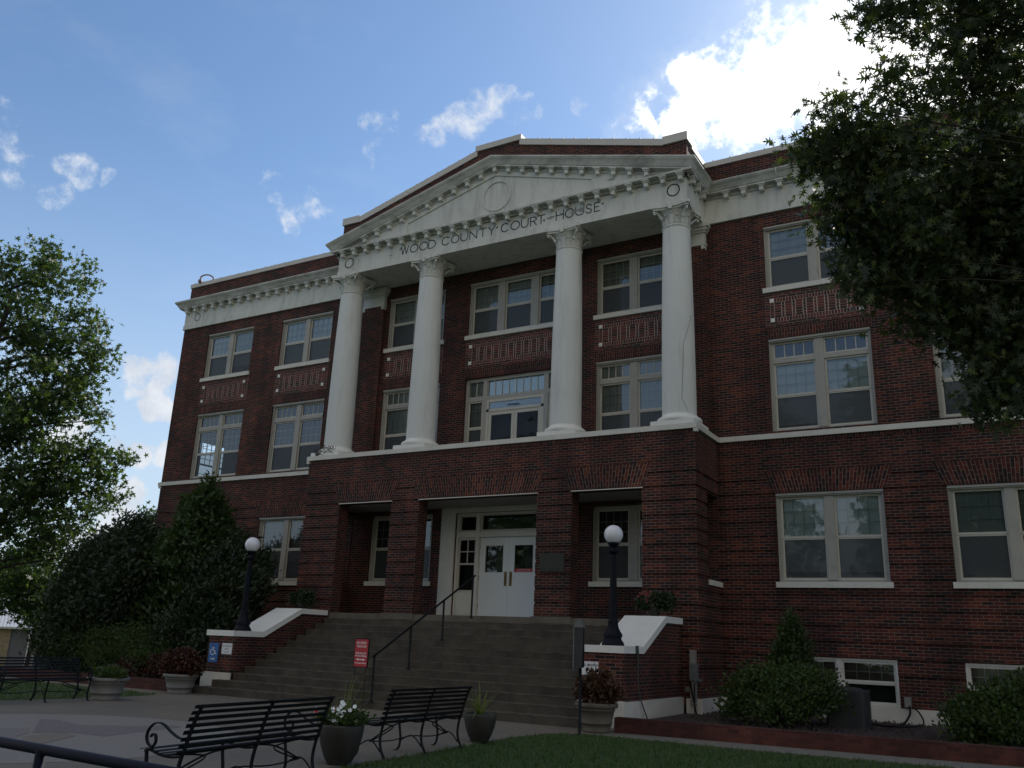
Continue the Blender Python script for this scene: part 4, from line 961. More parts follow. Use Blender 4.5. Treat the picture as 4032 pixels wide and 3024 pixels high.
def cheek(a, b, nm):
    prof = [(-5.07, .0), (-5.07, 1.34), (-4.13, 1.34), (-2.81, 1.985), (-1.752, 1.985), (-1.752, .0)]
    m_ = MB(); m_.prism(prof, 'x', a + .05, b - .05); w = m_.build('side_wall', 'brick', ST_, nm)
    top = [(-5.13, 1.341), (-5.13, 1.476), (-4.13, 1.476), (-2.80, 2.121), (-1.752, 2.121), (-1.752, 1.986), (-2.78, 1.986), (-4.10, 1.341)]
    m_ = MB(); m_.prism(top, 'x', a, b); m_.build('wall_cap', 'cap', w)
    m_ = MB(); m_.box(a - .01, b + .01, -5.135, -5.072, 0.001, .475); 
    if a > 0: m_.box(b - .05, b + .02, -5.07, -1.83, 0.0, .46)
    else: m_.box(a - .02, a + .05, -5.07, -1.83, 0.0, .46); 
    m_.build('wall_base', 'stone', w)
cheek(-5.69, -4.73, 'left side wall carrying a lamp'); cheek(4.69, 5.65, 'right side wall carrying a lamp')
place(ST_)
# handrail
hr = thing('handrail', (.2, -5.76, .16), 0, 'black pipe handrail climbing the middle of the entrance steps', 'handrail')
mb = MB(); mb.tube([(.2, -5.80, 1.06), (.2, -5.72, 1.10), (.2, -1.95, 3.035), (.2, -1.9, 3.06)], .024, 8); mb.build('rail', 'iron', hr)
for (y, z, t_) in ((-5.76, .159, 1.06), (-4.52, .795, 1.72), (-3.25, 1.433, 2.37), (-2.0, 2.0, 3.02)):
    mb = MB(); mb.tube([(.2, y, z), (.2, y, t_)], .025, 8); mb.lathe([(.05, 0), (.05, .02), (.03, .035)], 12, (.2, y, z)); mb.build('post', 'iron', hr)
place(hr)

# ------------------------------------------------------------------ lamps
def make_lamp(loc, label):
    L = thing('globe_lamp', loc, 0, label, 'lamp', 'globe lamps flanking the entrance steps')
    mb = MB(); mb.lathe([(.225, 0), (.225, .03), (.215, .06), (.175, .11), (.165, .15), (.19, .18), (.185, .22), (.15, .27), (.115, .34), (.10, .42), (.105, .44), (.105, .47), (.09, .49)], 24); mb.build('lamp_base', 'lampiron', L)
    mb = MB()
    n = 16; prof = [(.09, .49), (.085, .8), (.075, 1.2), (.062, 1.6), (.055, 1.78)]
    rings = []
    mb.lathe(prof, 8, smooth=False, caps=False); mb.build('lamp_post', 'lampiron', L)
    mb = MB(); mb.lathe([(.055, 1.78), (.075, 1.80), (.105, 1.84), (.105, 1.87), (.06, 1.90), (.05, 1.93), (.08, 1.955), (.115, 1.99), (.12, 2.02), (.10, 2.03)], 24); mb.build('lamp_collar', 'lampiron', L)
    mb = MB(); R0 = .195; mb.lathe([(max(.001, R0 * math.sin(t)), 2.19 - R0 * math.cos(t)) for t in np.linspace(.45, PI, 20)], 32, caps=False); mb.build('globe', 'globe', L)
    return L
l1 = make_lamp((5.15, -4.5, 1.476), 'black post lamp with white globe on the right stair wall, before a porch window')
l2 = copy_tree(l1); l2.location = (-5.2, -4.42, 1.476); l2['label'] = 'black post lamp with white globe on the left stair wall, against the dark shrubs'

# ------------------------------------------------------------------ signs
s1 = thing('accessible_sign', (-5.4, -5.14, 1.0), 0, 'blue wheelchair access sign on the left stair wall', 'sign')
mb = MB(); mb.box(-.165, .165, .045, .052, -.3, .16); mb.build('sign_plate', 'blue', s1)
mb = MB()
def ln(pts, w, y=.0425):
    for (x0, z0), (x1, z1) in zip(pts[:-1], pts[1:]):
        d = Vector((x1 - x0, z1 - z0)).normalized(); n_ = Vector((-d.y, d.x)) * w / 2
        mb.quad([(x0 + n_.x, y, z0 + n_.y), (x0 - n_.x, y, z0 - n_.y), (x1 - n_.x, y, z1 - n_.y), (x1 + n_.x, y, z1 + n_.y)])
ln([(-.03 + .075 * math.cos(t), -.045 + .075 * math.sin(t)) for t in [math.radians(125 + 26 * k) for k in range(11)]], .018)
ln([(-.035, .075), (-.02, -.02), (.045, -.02), (.075, -.10), (.10, -.09)], .024); ln([(-.03, .04), (.035, .04)], .016)
mb.lathe([(.001, 0), (.02, 0)], 12, caps=True, M_=Matrix.Translation((-.038, .0425, .10)) @ Matrix.Rotation(PI / 2, 4, 'X'))
ln([(-.08, -.22), (.06, -.22)], .02); ln([(.03, -.19), (.07, -.22), (.03, -.25)], .018)
mb.build('wheelchair_symbol', 'letter_white', s1)
def nosmoke(loc, w, h, label, rz=0, crack=False):
    s_ = thing('no_smoking_sign', loc, rz, label, 'sign', 'no smoking signs on the stair walls')
    mb = MB(); mb.box(-w / 2, w / 2, .045, .052, -h / 2, h / 2); mb.build('sign_plate', 'white', s_)
    mb = MB()
    for (a, b, c_, d) in ((-w / 2, w / 2, h / 2 - .008, h / 2), (-w / 2, w / 2, -h / 2, -h / 2 + .008), (-w / 2, -w / 2 + .008, -h / 2, h / 2), (w / 2 - .008, w / 2, -h / 2, h / 2)): mb.box(a, b, .041, .0448, c_, d)
    mb.build('sign_border', 'red' if crack else 'letter_grey', s_)
    mb = MB()
    for t_, z, ww in (('NO SMOKING', .055, w * .85), ('BEYOND', -.012, w * .42), ('THIS POINT', -.085, w * .55)): text_mb(mb, t_, .06 if z > 0 else .048, (0, .043, z - .015), (1, 0, 0), (0, 0, 1), None, width=ww, bold=.001)
    if crack:
        ln_ = [(w * .22, h * .5), (w * .3, h * .2), (w * .42, -.02), (w * .45, -h * .2)]
        for (x0, z0), (x1, z1) in zip(ln_[:-1], ln_[1:]): mb.tube([(x0, .04, z0), (x1, .04, z1)], .003, 4)
    mb.build('sign_lettering', 'letter_grey' if not crack else 'letter_black', s_)
nosmoke((-4.945, -5.14, 1.04), .36, .27, 'white no smoking sign beside the blue wheelchair sign')
nosmoke((4.93, -5.14, 1.04), .37, .27, 'cracked white no smoking sign on the right stair wall above rust coloured plant', crack=True)
# no entry sign on wire stand
s3 = thing('no_entry_sign', (-.11, -5.82, 0), math.radians(-4), 'red no entry sign on thin wire legs before the steps', 'sign')
mb = MB(); mb.box(-.205, .205, -.01, .01, .82, 1.43)
mb.build('sign_frame', 'iron', s3)
mb = MB(); mb.box(-.185, .185, -.014, -.0102, .84, 1.40); mb.build('sign_plate', 'red', s3)
mb = MB()
for t_, z, w, sz in (('NO ENTRY', 1.30, .29, .075), ('THESE DOORS', 1.235, .28, .055), ('Public Access On', 1.10, .30, .05), ('West Side of Building', 1.045, .33, .05), ('No Weapons Allowed', .90, .32, .042)): text_mb(mb, t_, sz, (0, -.0165, z), (1, 0, 0), (0, 0, 1), None, width=w, bold=.0012)
zc = .985; mb.quad([(-.14, -.0165, zc), (-.06, -.0165, zc - .024), (-.06, -.0165, zc + .024)]); mb.quad([(.14, -.0165, zc), (.06, -.0165, zc + .024), (.06, -.0165, zc - .024)]); mb.quad([(-.07, -.0165, zc - .01), (.07, -.0165, zc - .01), (.07, -.0165, zc + .01), (-.07, -.0165, zc + .01)])
mb.build('sign_lettering', 'letter_white', s3)
mb = MB()
for sx in (-1, 1): mb.tube([(sx * .15, 0, .82), (sx * .15, 0, 0)], .006, 6)
mb.tube([(-.15, 0, .4), (.15, 0, .4)], .005, 6); mb.tube([(-.15, 0, .7), (.15, 0, .7)], .005, 6)
mb.build('wire_legs', 'iron', s3)
# notice case on a post seen edge on
s4 = thing('notice_post', (5.575, -6.88, 0), math.radians(22), 'dark notice case on a black post seen edge-on beside the steps', 'notice board')
mb = MB(); mb.tube([(0, 0, -.02), (0, 0, 1.14)], .026, 10); mb.build('post', 'iron', s4)
mb = MB(); mb.box(-.085, .045, -.42, .42, 1.09, 1.75); mb.build('notice_case', 'acmetal', s4)
mb = MB(); mb.box(-.105, -.0855, -.44, .44, 1.06, 1.77); mb.build('case_front', 'boxmetal', s4)
mb = MB(); mb.prism([(-.10, 1.751), (-.06, 1.86), (-.025, 1.895), (.0, 1.89), (.03, 1.84), (.065, 1.751)], 'y', -.44, .44); mb.build('case_hood', 'boxmetal', s4)
mb = MB(); mb.box(.0455, .06, -.05, .05, 1.10, 1.74); mb.build('back_bracket', 'iron', s4)

# ------------------------------------------------------------------ benches
def curve(pts, n=4):
    out = []; P = [Vector(p) for p in pts]
    for i in range(len(P) - 1):
        p0 = P[max(i - 1, 0)]; p1 = P[i]; p2 = P[i + 1]; p3 = P[min(i + 2, len(P) - 1)]
        for k in range(n):
            t = k / n; out.append(0.5 * ((2 * p1) + (-p0 + p2) * t + (2 * p0 - 5 * p1 + 4 * p2 - p3) * t * t + (-p0 + 3 * p1 - 3 * p2 + p3) * t ** 3))
    out.append(P[-1]); return out
def make_bench(loc, rz, L, label, arms, H=.82):
    B = thing('strap_bench', loc, rz, label, 'bench', 'black strap iron benches round the plaza')
    k = H / .82; xs = (-L / 2, 0, L / 2)
    backp = [(.23, 0.0), (.165, .10), (.14, .22), (.16, .36), (.19, .45), (.235, .6), (.285, .74), (.33, .82)]   # (y, z) of the rear post; front is -y
    frontp = [(-.30, .0), (-.27, -.0), (-.22, .05), (-.205, .16), (-.23, .30), (-.25, .42)]
    seat = [(-.27, .425), (-.2, .435), (-.08, .405), (.05, .395), (.16, .41), (.19, .44)]
    for x in xs:
        mb = MB(); mb.tube(curve([(x, y, z * k) for y, z in backp]), .017, 4, flat=(1.3, .8)); mb.build('back_post', 'iron', B)
        mb = MB(); mb.tube(curve([(x, y, z * k) for y, z in frontp]), .016, 4, flat=(1.3, .8)); mb.build('front_leg', 'iron', B)
        mb = MB(); mb.tube(curve([(x, y, z * k - .012) for y, z in seat]), .014, 4); mb.build('seat_bearer', 'iron', B)
        mb = MB(); mb.tube(curve([(x, -.205, .13), (x, -.06, .2), (x, .04, .18), (x, .15, .08)]), .009, 5); mb.build('leg_brace', 'iron', B)
    def strap(y, z, nx, nz, w=.034, t=.006, ext=.06, wav=0.0):
        mb = MB(); ux, uz = nz, -nx
        def X(s): return wav * math.cos(2 * PI * s)
        n = 8
        for q in range(n):
            a, b = -L / 2 - ext + (L + 2 * ext) * q / n, -L / 2 - ext + (L + 2 * ext) * (q + 1) / n
            da, db = X(q / n), X((q + 1) / n)
            c = [(y - uy * w / 2 * 1 - ny * t / 2, z - uzz * w / 2 - nzz * t / 2) for uy, uzz, ny, nzz in ((nx, nz, nz, -nx), (-nx, -nz, nz, -nx), (-nx, -nz, -nz, nx), (nx, nz, -nz, nx))]
            for i in range(4):
                j = (i + 1) % 4; mb.quad([(a, c[i][0], c[i][1] + da), (b, c[i][0], c[i][1] + db), (b, c[j][0], c[j][1] + db), (a, c[j][0], c[j][1] + da)])
            if q in (0, n - 1):
                xx = a if q == 0 else b; dd = da if q == 0 else db; mb.quad([(xx, p[0], p[1] + dd) for p in c])
        return mb.build('slat', 'iron', B)
    bp = [Vector((y, z * k)) for y, z in backp[3:]]
    def along(P, t):
        L_ = [(P[i + 1] - P[i]).length for i in range(len(P) - 1)]; s = t * sum(L_)
        for i, l in enumerate(L_):
            if s <= l or i == len(L_) - 1: d = (P[i + 1] - P[i]).normalized(); return P[i] + d * s, d
            s -= l
    for q in range(8):
        p, d = along(bp, .14 + q * .123); strap(p.x - .022, p.y, d.x, d.y)
    strap(bp[-1].x, bp[-1].y + .006, 1, 0.15, w=.03, wav=-.004, ext=.07)
    sp = [Vector((y, z * k)) for y, z in seat]
    for q in range(7):
        p, d = along(sp, .03 + q * .15); strap(p.x, p.y + .008, d.x, d.y)
    for sx in (-1, 1):
        mb = MB(); mb.tube(curve([(sx * L / 2, 0, .40 * k), (sx * L / 4, -.0, .34 * k), (sx * L / 2 * .96, -.03, .19)], 5), .009, 5)
        mb.tube(curve([(sx * .02, .0, .40 * k), (sx * L / 4, 0, .36), (sx * L / 2 * .97, -.03, .2)], 5), .010, 5); mb.build('diagonal_brace', 'iron', B)
    mb = MB(); mb.tube(curve([(-L / 2, -.03, .19), (-L / 4, -.02, .17), (0, -.03, .2), (L / 4, -.02, .17), (L / 2, -.03, .19)], 4), .008, 5); mb.build('stretcher', 'iron', B)
    for sx in arms:
        x = sx * (L / 2); mb = MB()
        sc = [(.21, .56), (.12, .57), (.02, .62), (-.10, .70), (-.20, .70), (-.27, .63), (-.285, .54), (-.25, .47), (-.20, .45), (-.165, .50), (-.175, .57), (-.21, .585), (-.235, .55)]
        mb.tube(curve([(x, y * .95, (.46 + (z - .46) * .78) * k) for y, z in sc], 4), .016, 4, flat=(1.3, .5)); mb.build('scroll_arm', 'iron', B)
    return B
make_bench((5.58, -14.55, 0), math.radians(-90 + 5), 1.93, 'black iron bench with scrolled arms seen from behind, nearest the camera', (-1, 1))
make_bench((4.99, -10.88, 0), math.radians(-90 - 1), 1.74, 'armless black iron bench between the two dark planters', ())
make_bench((-4.57, -10.1, 0), math.radians(90), 1.84, 'black iron bench on the far left edge of the plaza', (-1, 1), .8)

# foreground railing
gr = thing('pipe_railing', (8.2, -18.55, 0), 0, 'dark blue pipe railing in the near foreground', 'railing')
mb = MB(); mb.tube([(5.6, -18.1, .92), (7.96, -18.49, .905), (9.05, -18.51, .895), (10.2, -18.55, .885)], .024, 12); mb.build('top_rail', 'bluerail', gr)
for x in (8.31, 10.2, 6.2):
    mb = MB(); y = -18.1 - (x - 5.6) / 2.36 * .39 if x < 7.96 else -18.5
    mb.tube([(x, y, 0), (x, y, .9)], .026, 10); mb.build('post', 'bluerail', gr)
mb = MB(); mb.tube([(5.6, -18.1, .5), (7.96, -18.49, .5), (10.2, -18.55, .5)], .016, 8); mb.build('lower_rail', 'bluerail', gr)
place(gr)

# ------------------------------------------------------------------ planting beds
def bed(name, pts, label, h=.25, t=.22):
    mb = MB()
    for (x0, y0), (x1, y1) in zip(pts[:-1], pts[1:]):
        d = Vector((x1 - x0, y1 - y0)); L = d.length; d /= L; n_ = Vector((-d.y, d.x)) * t
        P = [(x0, y0), (x1, y1), (x1 + n_.x, y1 + n_.y), (x0 + n_.x, y0 + n_.y)]
        a = 0; b = L
        mb.quad([(*P[0], -.1), (*P[1], -.1), (*P[1], h), (*P[0], h)], [(0, -.1), (L, -.1), (L, h), (0, h)])
        mb.quad([(*P[3], h), (*P[0], h), (*P[1], h), (*P[2], h)][:4], [(t, 0), (0, 0), (0, L), (t, L)])
        mb.quad([(*P[2], -.1), (*P[3], -.1), (*P[3], h), (*P[2], h)])
        for p, q in ((0, 3), (1, 2)): mb.quad([(*P[p], -.1), (*P[q], -.1), (*P[q], h), (*P[p], h)])
    return mb.build(name, 'brick_bed', None, label, 'low wall')
bed('planter_wall', [(5.78, -5.88), (9.1, -5.68), (16, -5.2)], 'low red brick planting bed wall along the right wing')
bed('planter_wall', [(-16, -5.9), (-5.7, -5.85)], 'low red brick bed wall below the dark shrubs at left')
poly_sheet('mulch_bed', [(5.78, -5.75), (9.1, -5.5), (16, -5.02), (16, -.02), (6.1, -.02), (6.1, -1.8), (5.72, -1.8)], .13, .3, 'mulch', kind='structure')
poly_sheet('shrub_bed_soil', [(-16, -5.75), (-5.72, -5.7), (-5.72, -1.8), (-6.1, -1.8), (-6.1, -.02), (-16, -.02)], .13, .3, 'soil', kind='structure')
# lava rock pieces
TET = np.array([(0, 0, 1), (1, 0, -.3), (-.5, .85, -.3), (-.5, -.85, -.3)], dtype=float)
LEAF_OAK = ([(0, 0), (-.035, .14), (-.30, .06), (-.09, .26), (-.52, .40), (-.07, .46), (-.44, .80), (-.05, .68), (-.10, .9), (0, 1.12), (.10, .9), (.05, .68), (.44, .80), (.07, .46), (.52, .40), (.09, .26), (.30, .06), (.035, .14)], [tuple(range(18))])
LEAF_DIA = ([(0, 0), (-.33, .45), (0, 1.0), (.33, .45)], [(0, 1, 2, 3)])
LEAF_SPRAY = ([(0, 0), (-.12, .3), (-.6, .35), (-.18, .55), (-.3, 1.0), (0, .7), (.3, 1.0), (.18, .55), (.6, .35), (.12, .3)], [tuple(range(10))])
LEAF_FEATHER = ([(0, 0), (-.10, .2), (-.26, .34), (-.09, .42), (-.22, .66), (-.05, .66), (0, 1.1), (.05, .66), (.22, .66), (.09, .42), (.26, .34), (.10, .2)], [tuple(range(12))])
LEAF_NEEDLE = ([(0, 0), (-.10, .35), (0, 1.0), (.10, .35)], [(0, 1, 2, 3)])
def leaf_cloud(name, mat, parent, C_, size, tmpl, up=0.3, seed=1, dirs=None, sv=.3, **kw):
    rg = np.random.default_rng(seed); C_ = np.asarray(C_, dtype=float); n = len(C_)
    nr = rg.normal(size=(n, 3)); nr[:, 2] += up; nr /= np.linalg.norm(nr, axis=1)[:, None]
    t = rg.normal(size=(n, 3)) if dirs is None else np.asarray(dirs) + rg.normal(size=(n, 3)) * .35
    a = t - nr * np.sum(t * nr, axis=1)[:, None]; a /= np.linalg.norm(a, axis=1)[:, None] + 1e-9
    b = np.cross(nr, a); s = size * (1 + sv * rg.uniform(-1, 1, n))
    T = np.array(tmpl[0]); k = len(T)
    V = C_[:, None, :] + s[:, None, None] * (T[None, :, 0, None] * b[:, None, :] + (T[None, :, 1, None] - .3) * a[:, None, :])
    V = V.reshape(-1, 3); F = []
    me = bpy.data.meshes.new(name); me.vertices.add(len(V)); me.vertices.foreach_set('co', V.ravel())
    fl = [len(f) for f in tmpl[1]]; tot = sum(fl); loops = np.concatenate([np.array(f) for f in tmpl[1]])
    L = (np.arange(n)[:, None] * k + loops[None, :]).ravel(); me.loops.add(len(L)); me.loops.foreach_set('vertex_index', L.astype(np.int32))
    st = np.cumsum([0] + fl[:-1]); S_ = (np.arange(n)[:, None] * tot + st[None, :]).ravel(); me.polygons.add(n * len(fl))
    me.polygons.foreach_set('loop_start', S_.astype(np.int32)); me.update(calc_edges=True); me.materials.append(MB_[mat])
    o = bpy.data.objects.new(name, me); COL.objects.link(o)
    if parent: o.parent = parent
    tag(o, **kw); return o
def clump_points(blobs_, per_m3_or_n, sig, leaves, seed, shell=.55):
    """cluster centres inside ellipsoids, leaves gathered round each"""
    rg = np.random.default_rng(seed); out = []
    vol = np.array([b[3] * b[4] * b[5] for b in blobs_]); area = vol ** (2 / 3.)
    cnt = np.maximum(3, (per_m3_or_n * area / area.sum())).astype(int)
    for (x, y, z, rx, ry, rz), c_ in zip(blobs_, cnt):
        d = rg.normal(size=(c_, 3)); d /= np.linalg.norm(d, axis=1)[:, None]; r = rg.uniform(shell ** 3, 1, c_) ** (1 / 3.)
        ctr = np.array((x, y, z)) + d * r[:, None] * np.array((rx, ry, rz))
        lv = ctr[:, None, :] + rg.normal(size=(c_, leaves, 3)) * sig * np.array((1, 1, .7)); out.append(lv.reshape(-1, 3))
    return np.concatenate(out)
rg = np.random.default_rng(3); n = 5200
xx = rg.uniform(6.1, 14.5, n); yy = rg.uniform(-5.5, -.1, n); C_ = np.stack([xx, yy, .135 + rg.uniform(0, .03, n)], 1)
mbv = []
V = C_[:, None, :] + TET[None] * (rg.uniform(.015, .04, n))[:, None, None]
me = bpy.data.meshes.new('lava_rock'); me.from_pydata(V.reshape(-1, 3).tolist(), [], [(4 * i + a, 4 * i + b, 4 * i + c_) for i in range(n) for a, b, c_ in ((0, 1, 2), (0, 2, 3), (0, 3, 1))]); me.materials.append(MB_['mulch'])
o = bpy.data.objects.new('lava_rock', me); COL.objects.link(o); tag(o, 'dark lava rock mulch covering the right planting bed', 'mulch', kind='stuff')

# ------------------------------------------------------------------ trees
def limb(mb, p, q, r0, r1, sag=.1, seed=0, n=7):
    r_ = random.Random(seed); p = Vector(p); q = Vector(q); pts = []
    for i in range(n + 1):
        t = i / n; v = p.lerp(q, t); v.z += math.sin(t * PI) * sag; v += Vector((r_.uniform(-1, 1), r_.uniform(-1, 1), r_.uniform(-.5, .5))) * .05 * (p - q).length * .25 * (0 < i < n); pts.append(v)
    mb.tube(pts, r0, 7, r1); return pts
OAK = [(10.54, -10.64, 7.77, 0.22), (10.86, -10.94, 7.96, 0.25), (11.07, -10.8, 8.17, 0.25), (11.39, -10.98, 9.35, 0.3), (11.86, -10.91, 9.3, 0.45), (12.23, -10.35, 9.42, 0.51), (12.67, -9.91, 9.65, 0.61), (13.04, -9.85, 9.56, 0.61), (13.01, -10.16, 9.97, 0.73), (12.3, -10.33, 10.21, 0.65), (11.68, -11.17, 9.63, 0.41), (11.95, -10.51, 8.75, 0.41), (11.64, -10.59, 8.49, 0.33), (11.7, -10.24, 8.32, 0.34), (10.84, -10.22, 7.73, 0.45), (11.3, -10.03, 7.9, 0.49), (11.88, -9.49, 8.04, 0.7), (12.53, -9.19, 8.54, 0.81), (12.96, -9.38, 8.85, 0.69), (12.45, -9.53, 9.11, 0.57), (10.91, -9.88, 7.12, 0.45), (11.44, -9.61, 7.13, 0.72), (12.23, -8.6, 7.43, 0.89), (12.95, -8.77, 7.76, 0.81), (11.12, -9.74, 6.4, 0.4), (11.55, -9.24, 6.34, 0.57), (12.29, -8.24, 6.6, 0.89), (12.93, -8.34, 6.82, 0.89), (10.84, -10.09, 6.1, 0.16), (11.73, -9.01, 5.74, 0.38), (12.3, -8.61, 5.65, 0.48), (12.72, -8.45, 5.71, 0.67), (12.28, -8.91, 4.79, 0.37), (12.58, -8.87, 4.63, 0.33), (12.55, -8.79, 5.13, 0.45), (13.48, -8.96, 9.06, 1.05), (13.28, -8.01, 7.27, 1.05), (13.18, -7.92, 5.63, 0.81)]
MORE = [(14.6, -8.5, 8.6, 1.4), (15.5, -9.5, 7.4, 1.4), (15.6, -7.6, 9.6, 1.6), (14.6, -7.0, 7.4, 1.3), (16.6, -8.6, 8.8, 1.6), (14.4, -9.4, 10.4, 1.3), (15.8, -8.8, 11.2, 1.6), (17.2, -7.4, 7.6, 1.5), (14.3, -7.8, 5.9, 1.0), (13.6, -9.6, 11.2, 1.2), (15.9, -6.4, 8.6, 1.5)]
oak = thing('oak_tree', (15.6, -8.4, 0), 0, 'big dark oak with pointed lobed leaves filling the right top corner', 'tree')
mb = MB(); TRK = [(15.6, -8.4, -.1), (15.55, -8.42, 2), (15.5, -8.3, 4.5), (15.4, -8.4, 7), (15.3, -8.5, 9.5), (15.2, -8.6, 11.5)]
mb.tube(curve(TRK, 3), .30, 12, .08)
hub = [(15.5, -8.3, 3.8), (15.45, -8.35, 5.2), (15.4, -8.4, 6.6), (15.3, -8.5, 8.2)]
for i, b in enumerate(OAK + MORE):
    if b[3] < .3 and i % 2: pass
    h = min(hub, key=lambda p: abs(p[2] + .8 - b[2])); limb(mb, h, (b[0], b[1], b[2]), .04 if b[3] > .5 else .02, .006, .35, i, 10)
mb.build('trunk', 'bark', oak)
bl = [(x, y, z, r, r * 1.15, r * .95) for x, y, z, r in OAK]
P1 = np.concatenate([clump_points([b for b in bl if b[2] < 8.0], 1500, .17, 18, 21, .25), clump_points([b for b in bl if b[2] >= 8.0], 420, .12, 17, 25, .1)])
P2 = clump_points([(x, y, z, r, r, r) for x, y, z, r in MORE], 230, .22, 16, 22, .5)
leaf_cloud('crown', 'oak', oak, np.concatenate([P1, P2]), .125, LEAF_OAK, .5, 23, sv=.42)
place(oak)
LT = [(-19.4, -4.44, 14.61, 1.33), (-18.8, -3.34, 14.32, 1.44), (-18.98, -3.66, 12.46, 1.86), (-18.19, -2.32, 12.5, 1.09), (-19.77, -5.15, 12.57, 2.18), (-18.31, -2.52, 11.22, 1.73), (-17.78, -1.68, 11.61, 0.65), (-18.94, -3.58, 9.99, 2.15), (-17.98, -1.98, 10.02, 1.18), (-19.53, -4.68, 8.81, 2.34), (-18.36, -2.61, 8.24, 1.91), (-17.6, -1.4, 8.94, 0.64), (-18.77, -3.3, 6.71, 2.11), (-17.95, -1.94, 7.1, 1.58), (-17.25, -0.89, 7.26, 1.06), (-16.93, -0.43, 7.62, 0.58), (-19.19, -4.04, 5.7, 2.1), (-17.02, -0.56, 6.34, 0.74), (-18.23, -2.39, 5.27, 1.89), (-17.42, -1.13, 5.32, 1.26), (-18.71, -3.19, 4.1, 1.2), (-17.87, -1.82, 4.0, 1.0), (-17.35, -1.02, 3.95, 0.73)]
LT = [(x - 3.0, y + 2.2, 1.4733 + (z - 1.4733) * 1.1, r * 1.1) for x, y, z, r in LT]
lt = thing('broadleaf_tree', (-23.2, -4.2, -.35), 0, 'tall green broadleaf tree on the left edge, beyond the plaza bench', 'tree')
mb = MB(); mb.tube(curve([(-23.2, -4.2, -.4), (-23.1, -4.0, 3), (-22.8, -3.4, 7), (-22.6, -3.0, 11), (-22.4, -2.6, 14.5)], 4), .36, 10, .07)
for i, b in enumerate(LT): limb(mb, (-22.9, -3.6, max(2.4, b[2] - 1.8)), b[:3], .09, .015, .2, i)
mb.build('trunk', 'bark', lt)
P1 = clump_points([(x, y, z, r * .95, r * .95, r * .7) for x, y, z, r in LT] + [(-24.5, -5.5, 12, 2, 2, 2), (-25, -5, 8.5, 2.4, 2.4, 2), (-24.6, -6.2, 5.5, 2, 2, 1.8), (-24, -3.5, 14.8, 1.6, 1.6, 1.3)], 1150, .25, 22, 31, .4)
leaf_cloud('crown', 'elm', lt, P1, .23, LEAF_SPRAY, .6, 32)
place(lt)
def far_tree(x, y, h, r, label, seed, z0=-.6, mat='elm', n=260):
    t = thing('distant_tree', (x, y, z0), 0, label, 'tree', 'trees beyond the left end of the courthouse')
    mb = MB(); mb.tube([(x, y, z0), (x + .1, y, z0 + h * .5), (x, y + .1, z0 + h * .85)], .16, 8, .04); mb.build('trunk', 'bark', t)
    r_ = random.Random(seed); bb = [(x + r_.uniform(-.5, .5) * r, y + r_.uniform(-.5, .5) * r, z0 + h * r_.uniform(.45, .88), r * .5, r * .5, r * .42) for _ in range(9)]
    leaf_cloud('crown', mat, t, clump_points(bb, n, .28, 16, seed, .3), .24, LEAF_SPRAY, .4, seed); place(t)
far_tree(-22.9, 6.4, 8.2, 1.4, 'small pale tree peeping past the left corner of the courthouse', 41)
far_tree(-27.5, 4.2, 5.6, 2.6, 'light green tree between the tall tree and the dark shrubs', 42, n=330)
far_tree(-36, 3.0, 6.0, 3.2, 'pale tree behind the metal roofed house, hidden in part by the tall tree', 43, -1.0, n=330)
far_tree(-33, 12, 7.0, 3.0, 'far tree low on the skyline behind the dark shrubs', 44, -1.0, n=300)

for i, (x, y, h, r, lab) in enumerate(((-16, -36, 18, 6.5, 'added broad street tree behind the plaza, leftmost of the row facing the courthouse'), (-4, -39, 21, 7, 'added tall street tree behind the plaza straight opposite the entrance'), (9, -40, 21, 7, 'added full street tree behind the viewpoint opposite the right wing'), (23, -36, 19, 6.5, 'added street tree at the right end of the row facing the courthouse'))):
    t = thing('added_street_tree', (x, y, -.02), 0, lab, 'tree', 'added street trees facing the courthouse')  # unseen trees added to shade the lower facade and fill window reflections
    mb = MB(); mb.tube([(x, y, -.1), (x + .1, y, h * .4), (x, y + .1, h * .85)], .3, 8, .08)
    r_ = random.Random(200 + i); bb = [(x + r_.uniform(-.55, .55) * r, y + r_.uniform(-.5, .5) * r, h * r_.uniform(.32, .88), r * .42, r * .42, r * .40) for _ in range(16)]
    for k, b in enumerate(bb): limb(mb, (x, y, h * .3), b[:3], .09, .02, .3, k)
    mb.build('trunk', 'bark', t)
    leaf_cloud('crown', 'elm', t, clump_points(bb, 620, .5, 14, 210 + i, .4), .6, LEAF_SPRAY, .4, 220 + i); place(t)

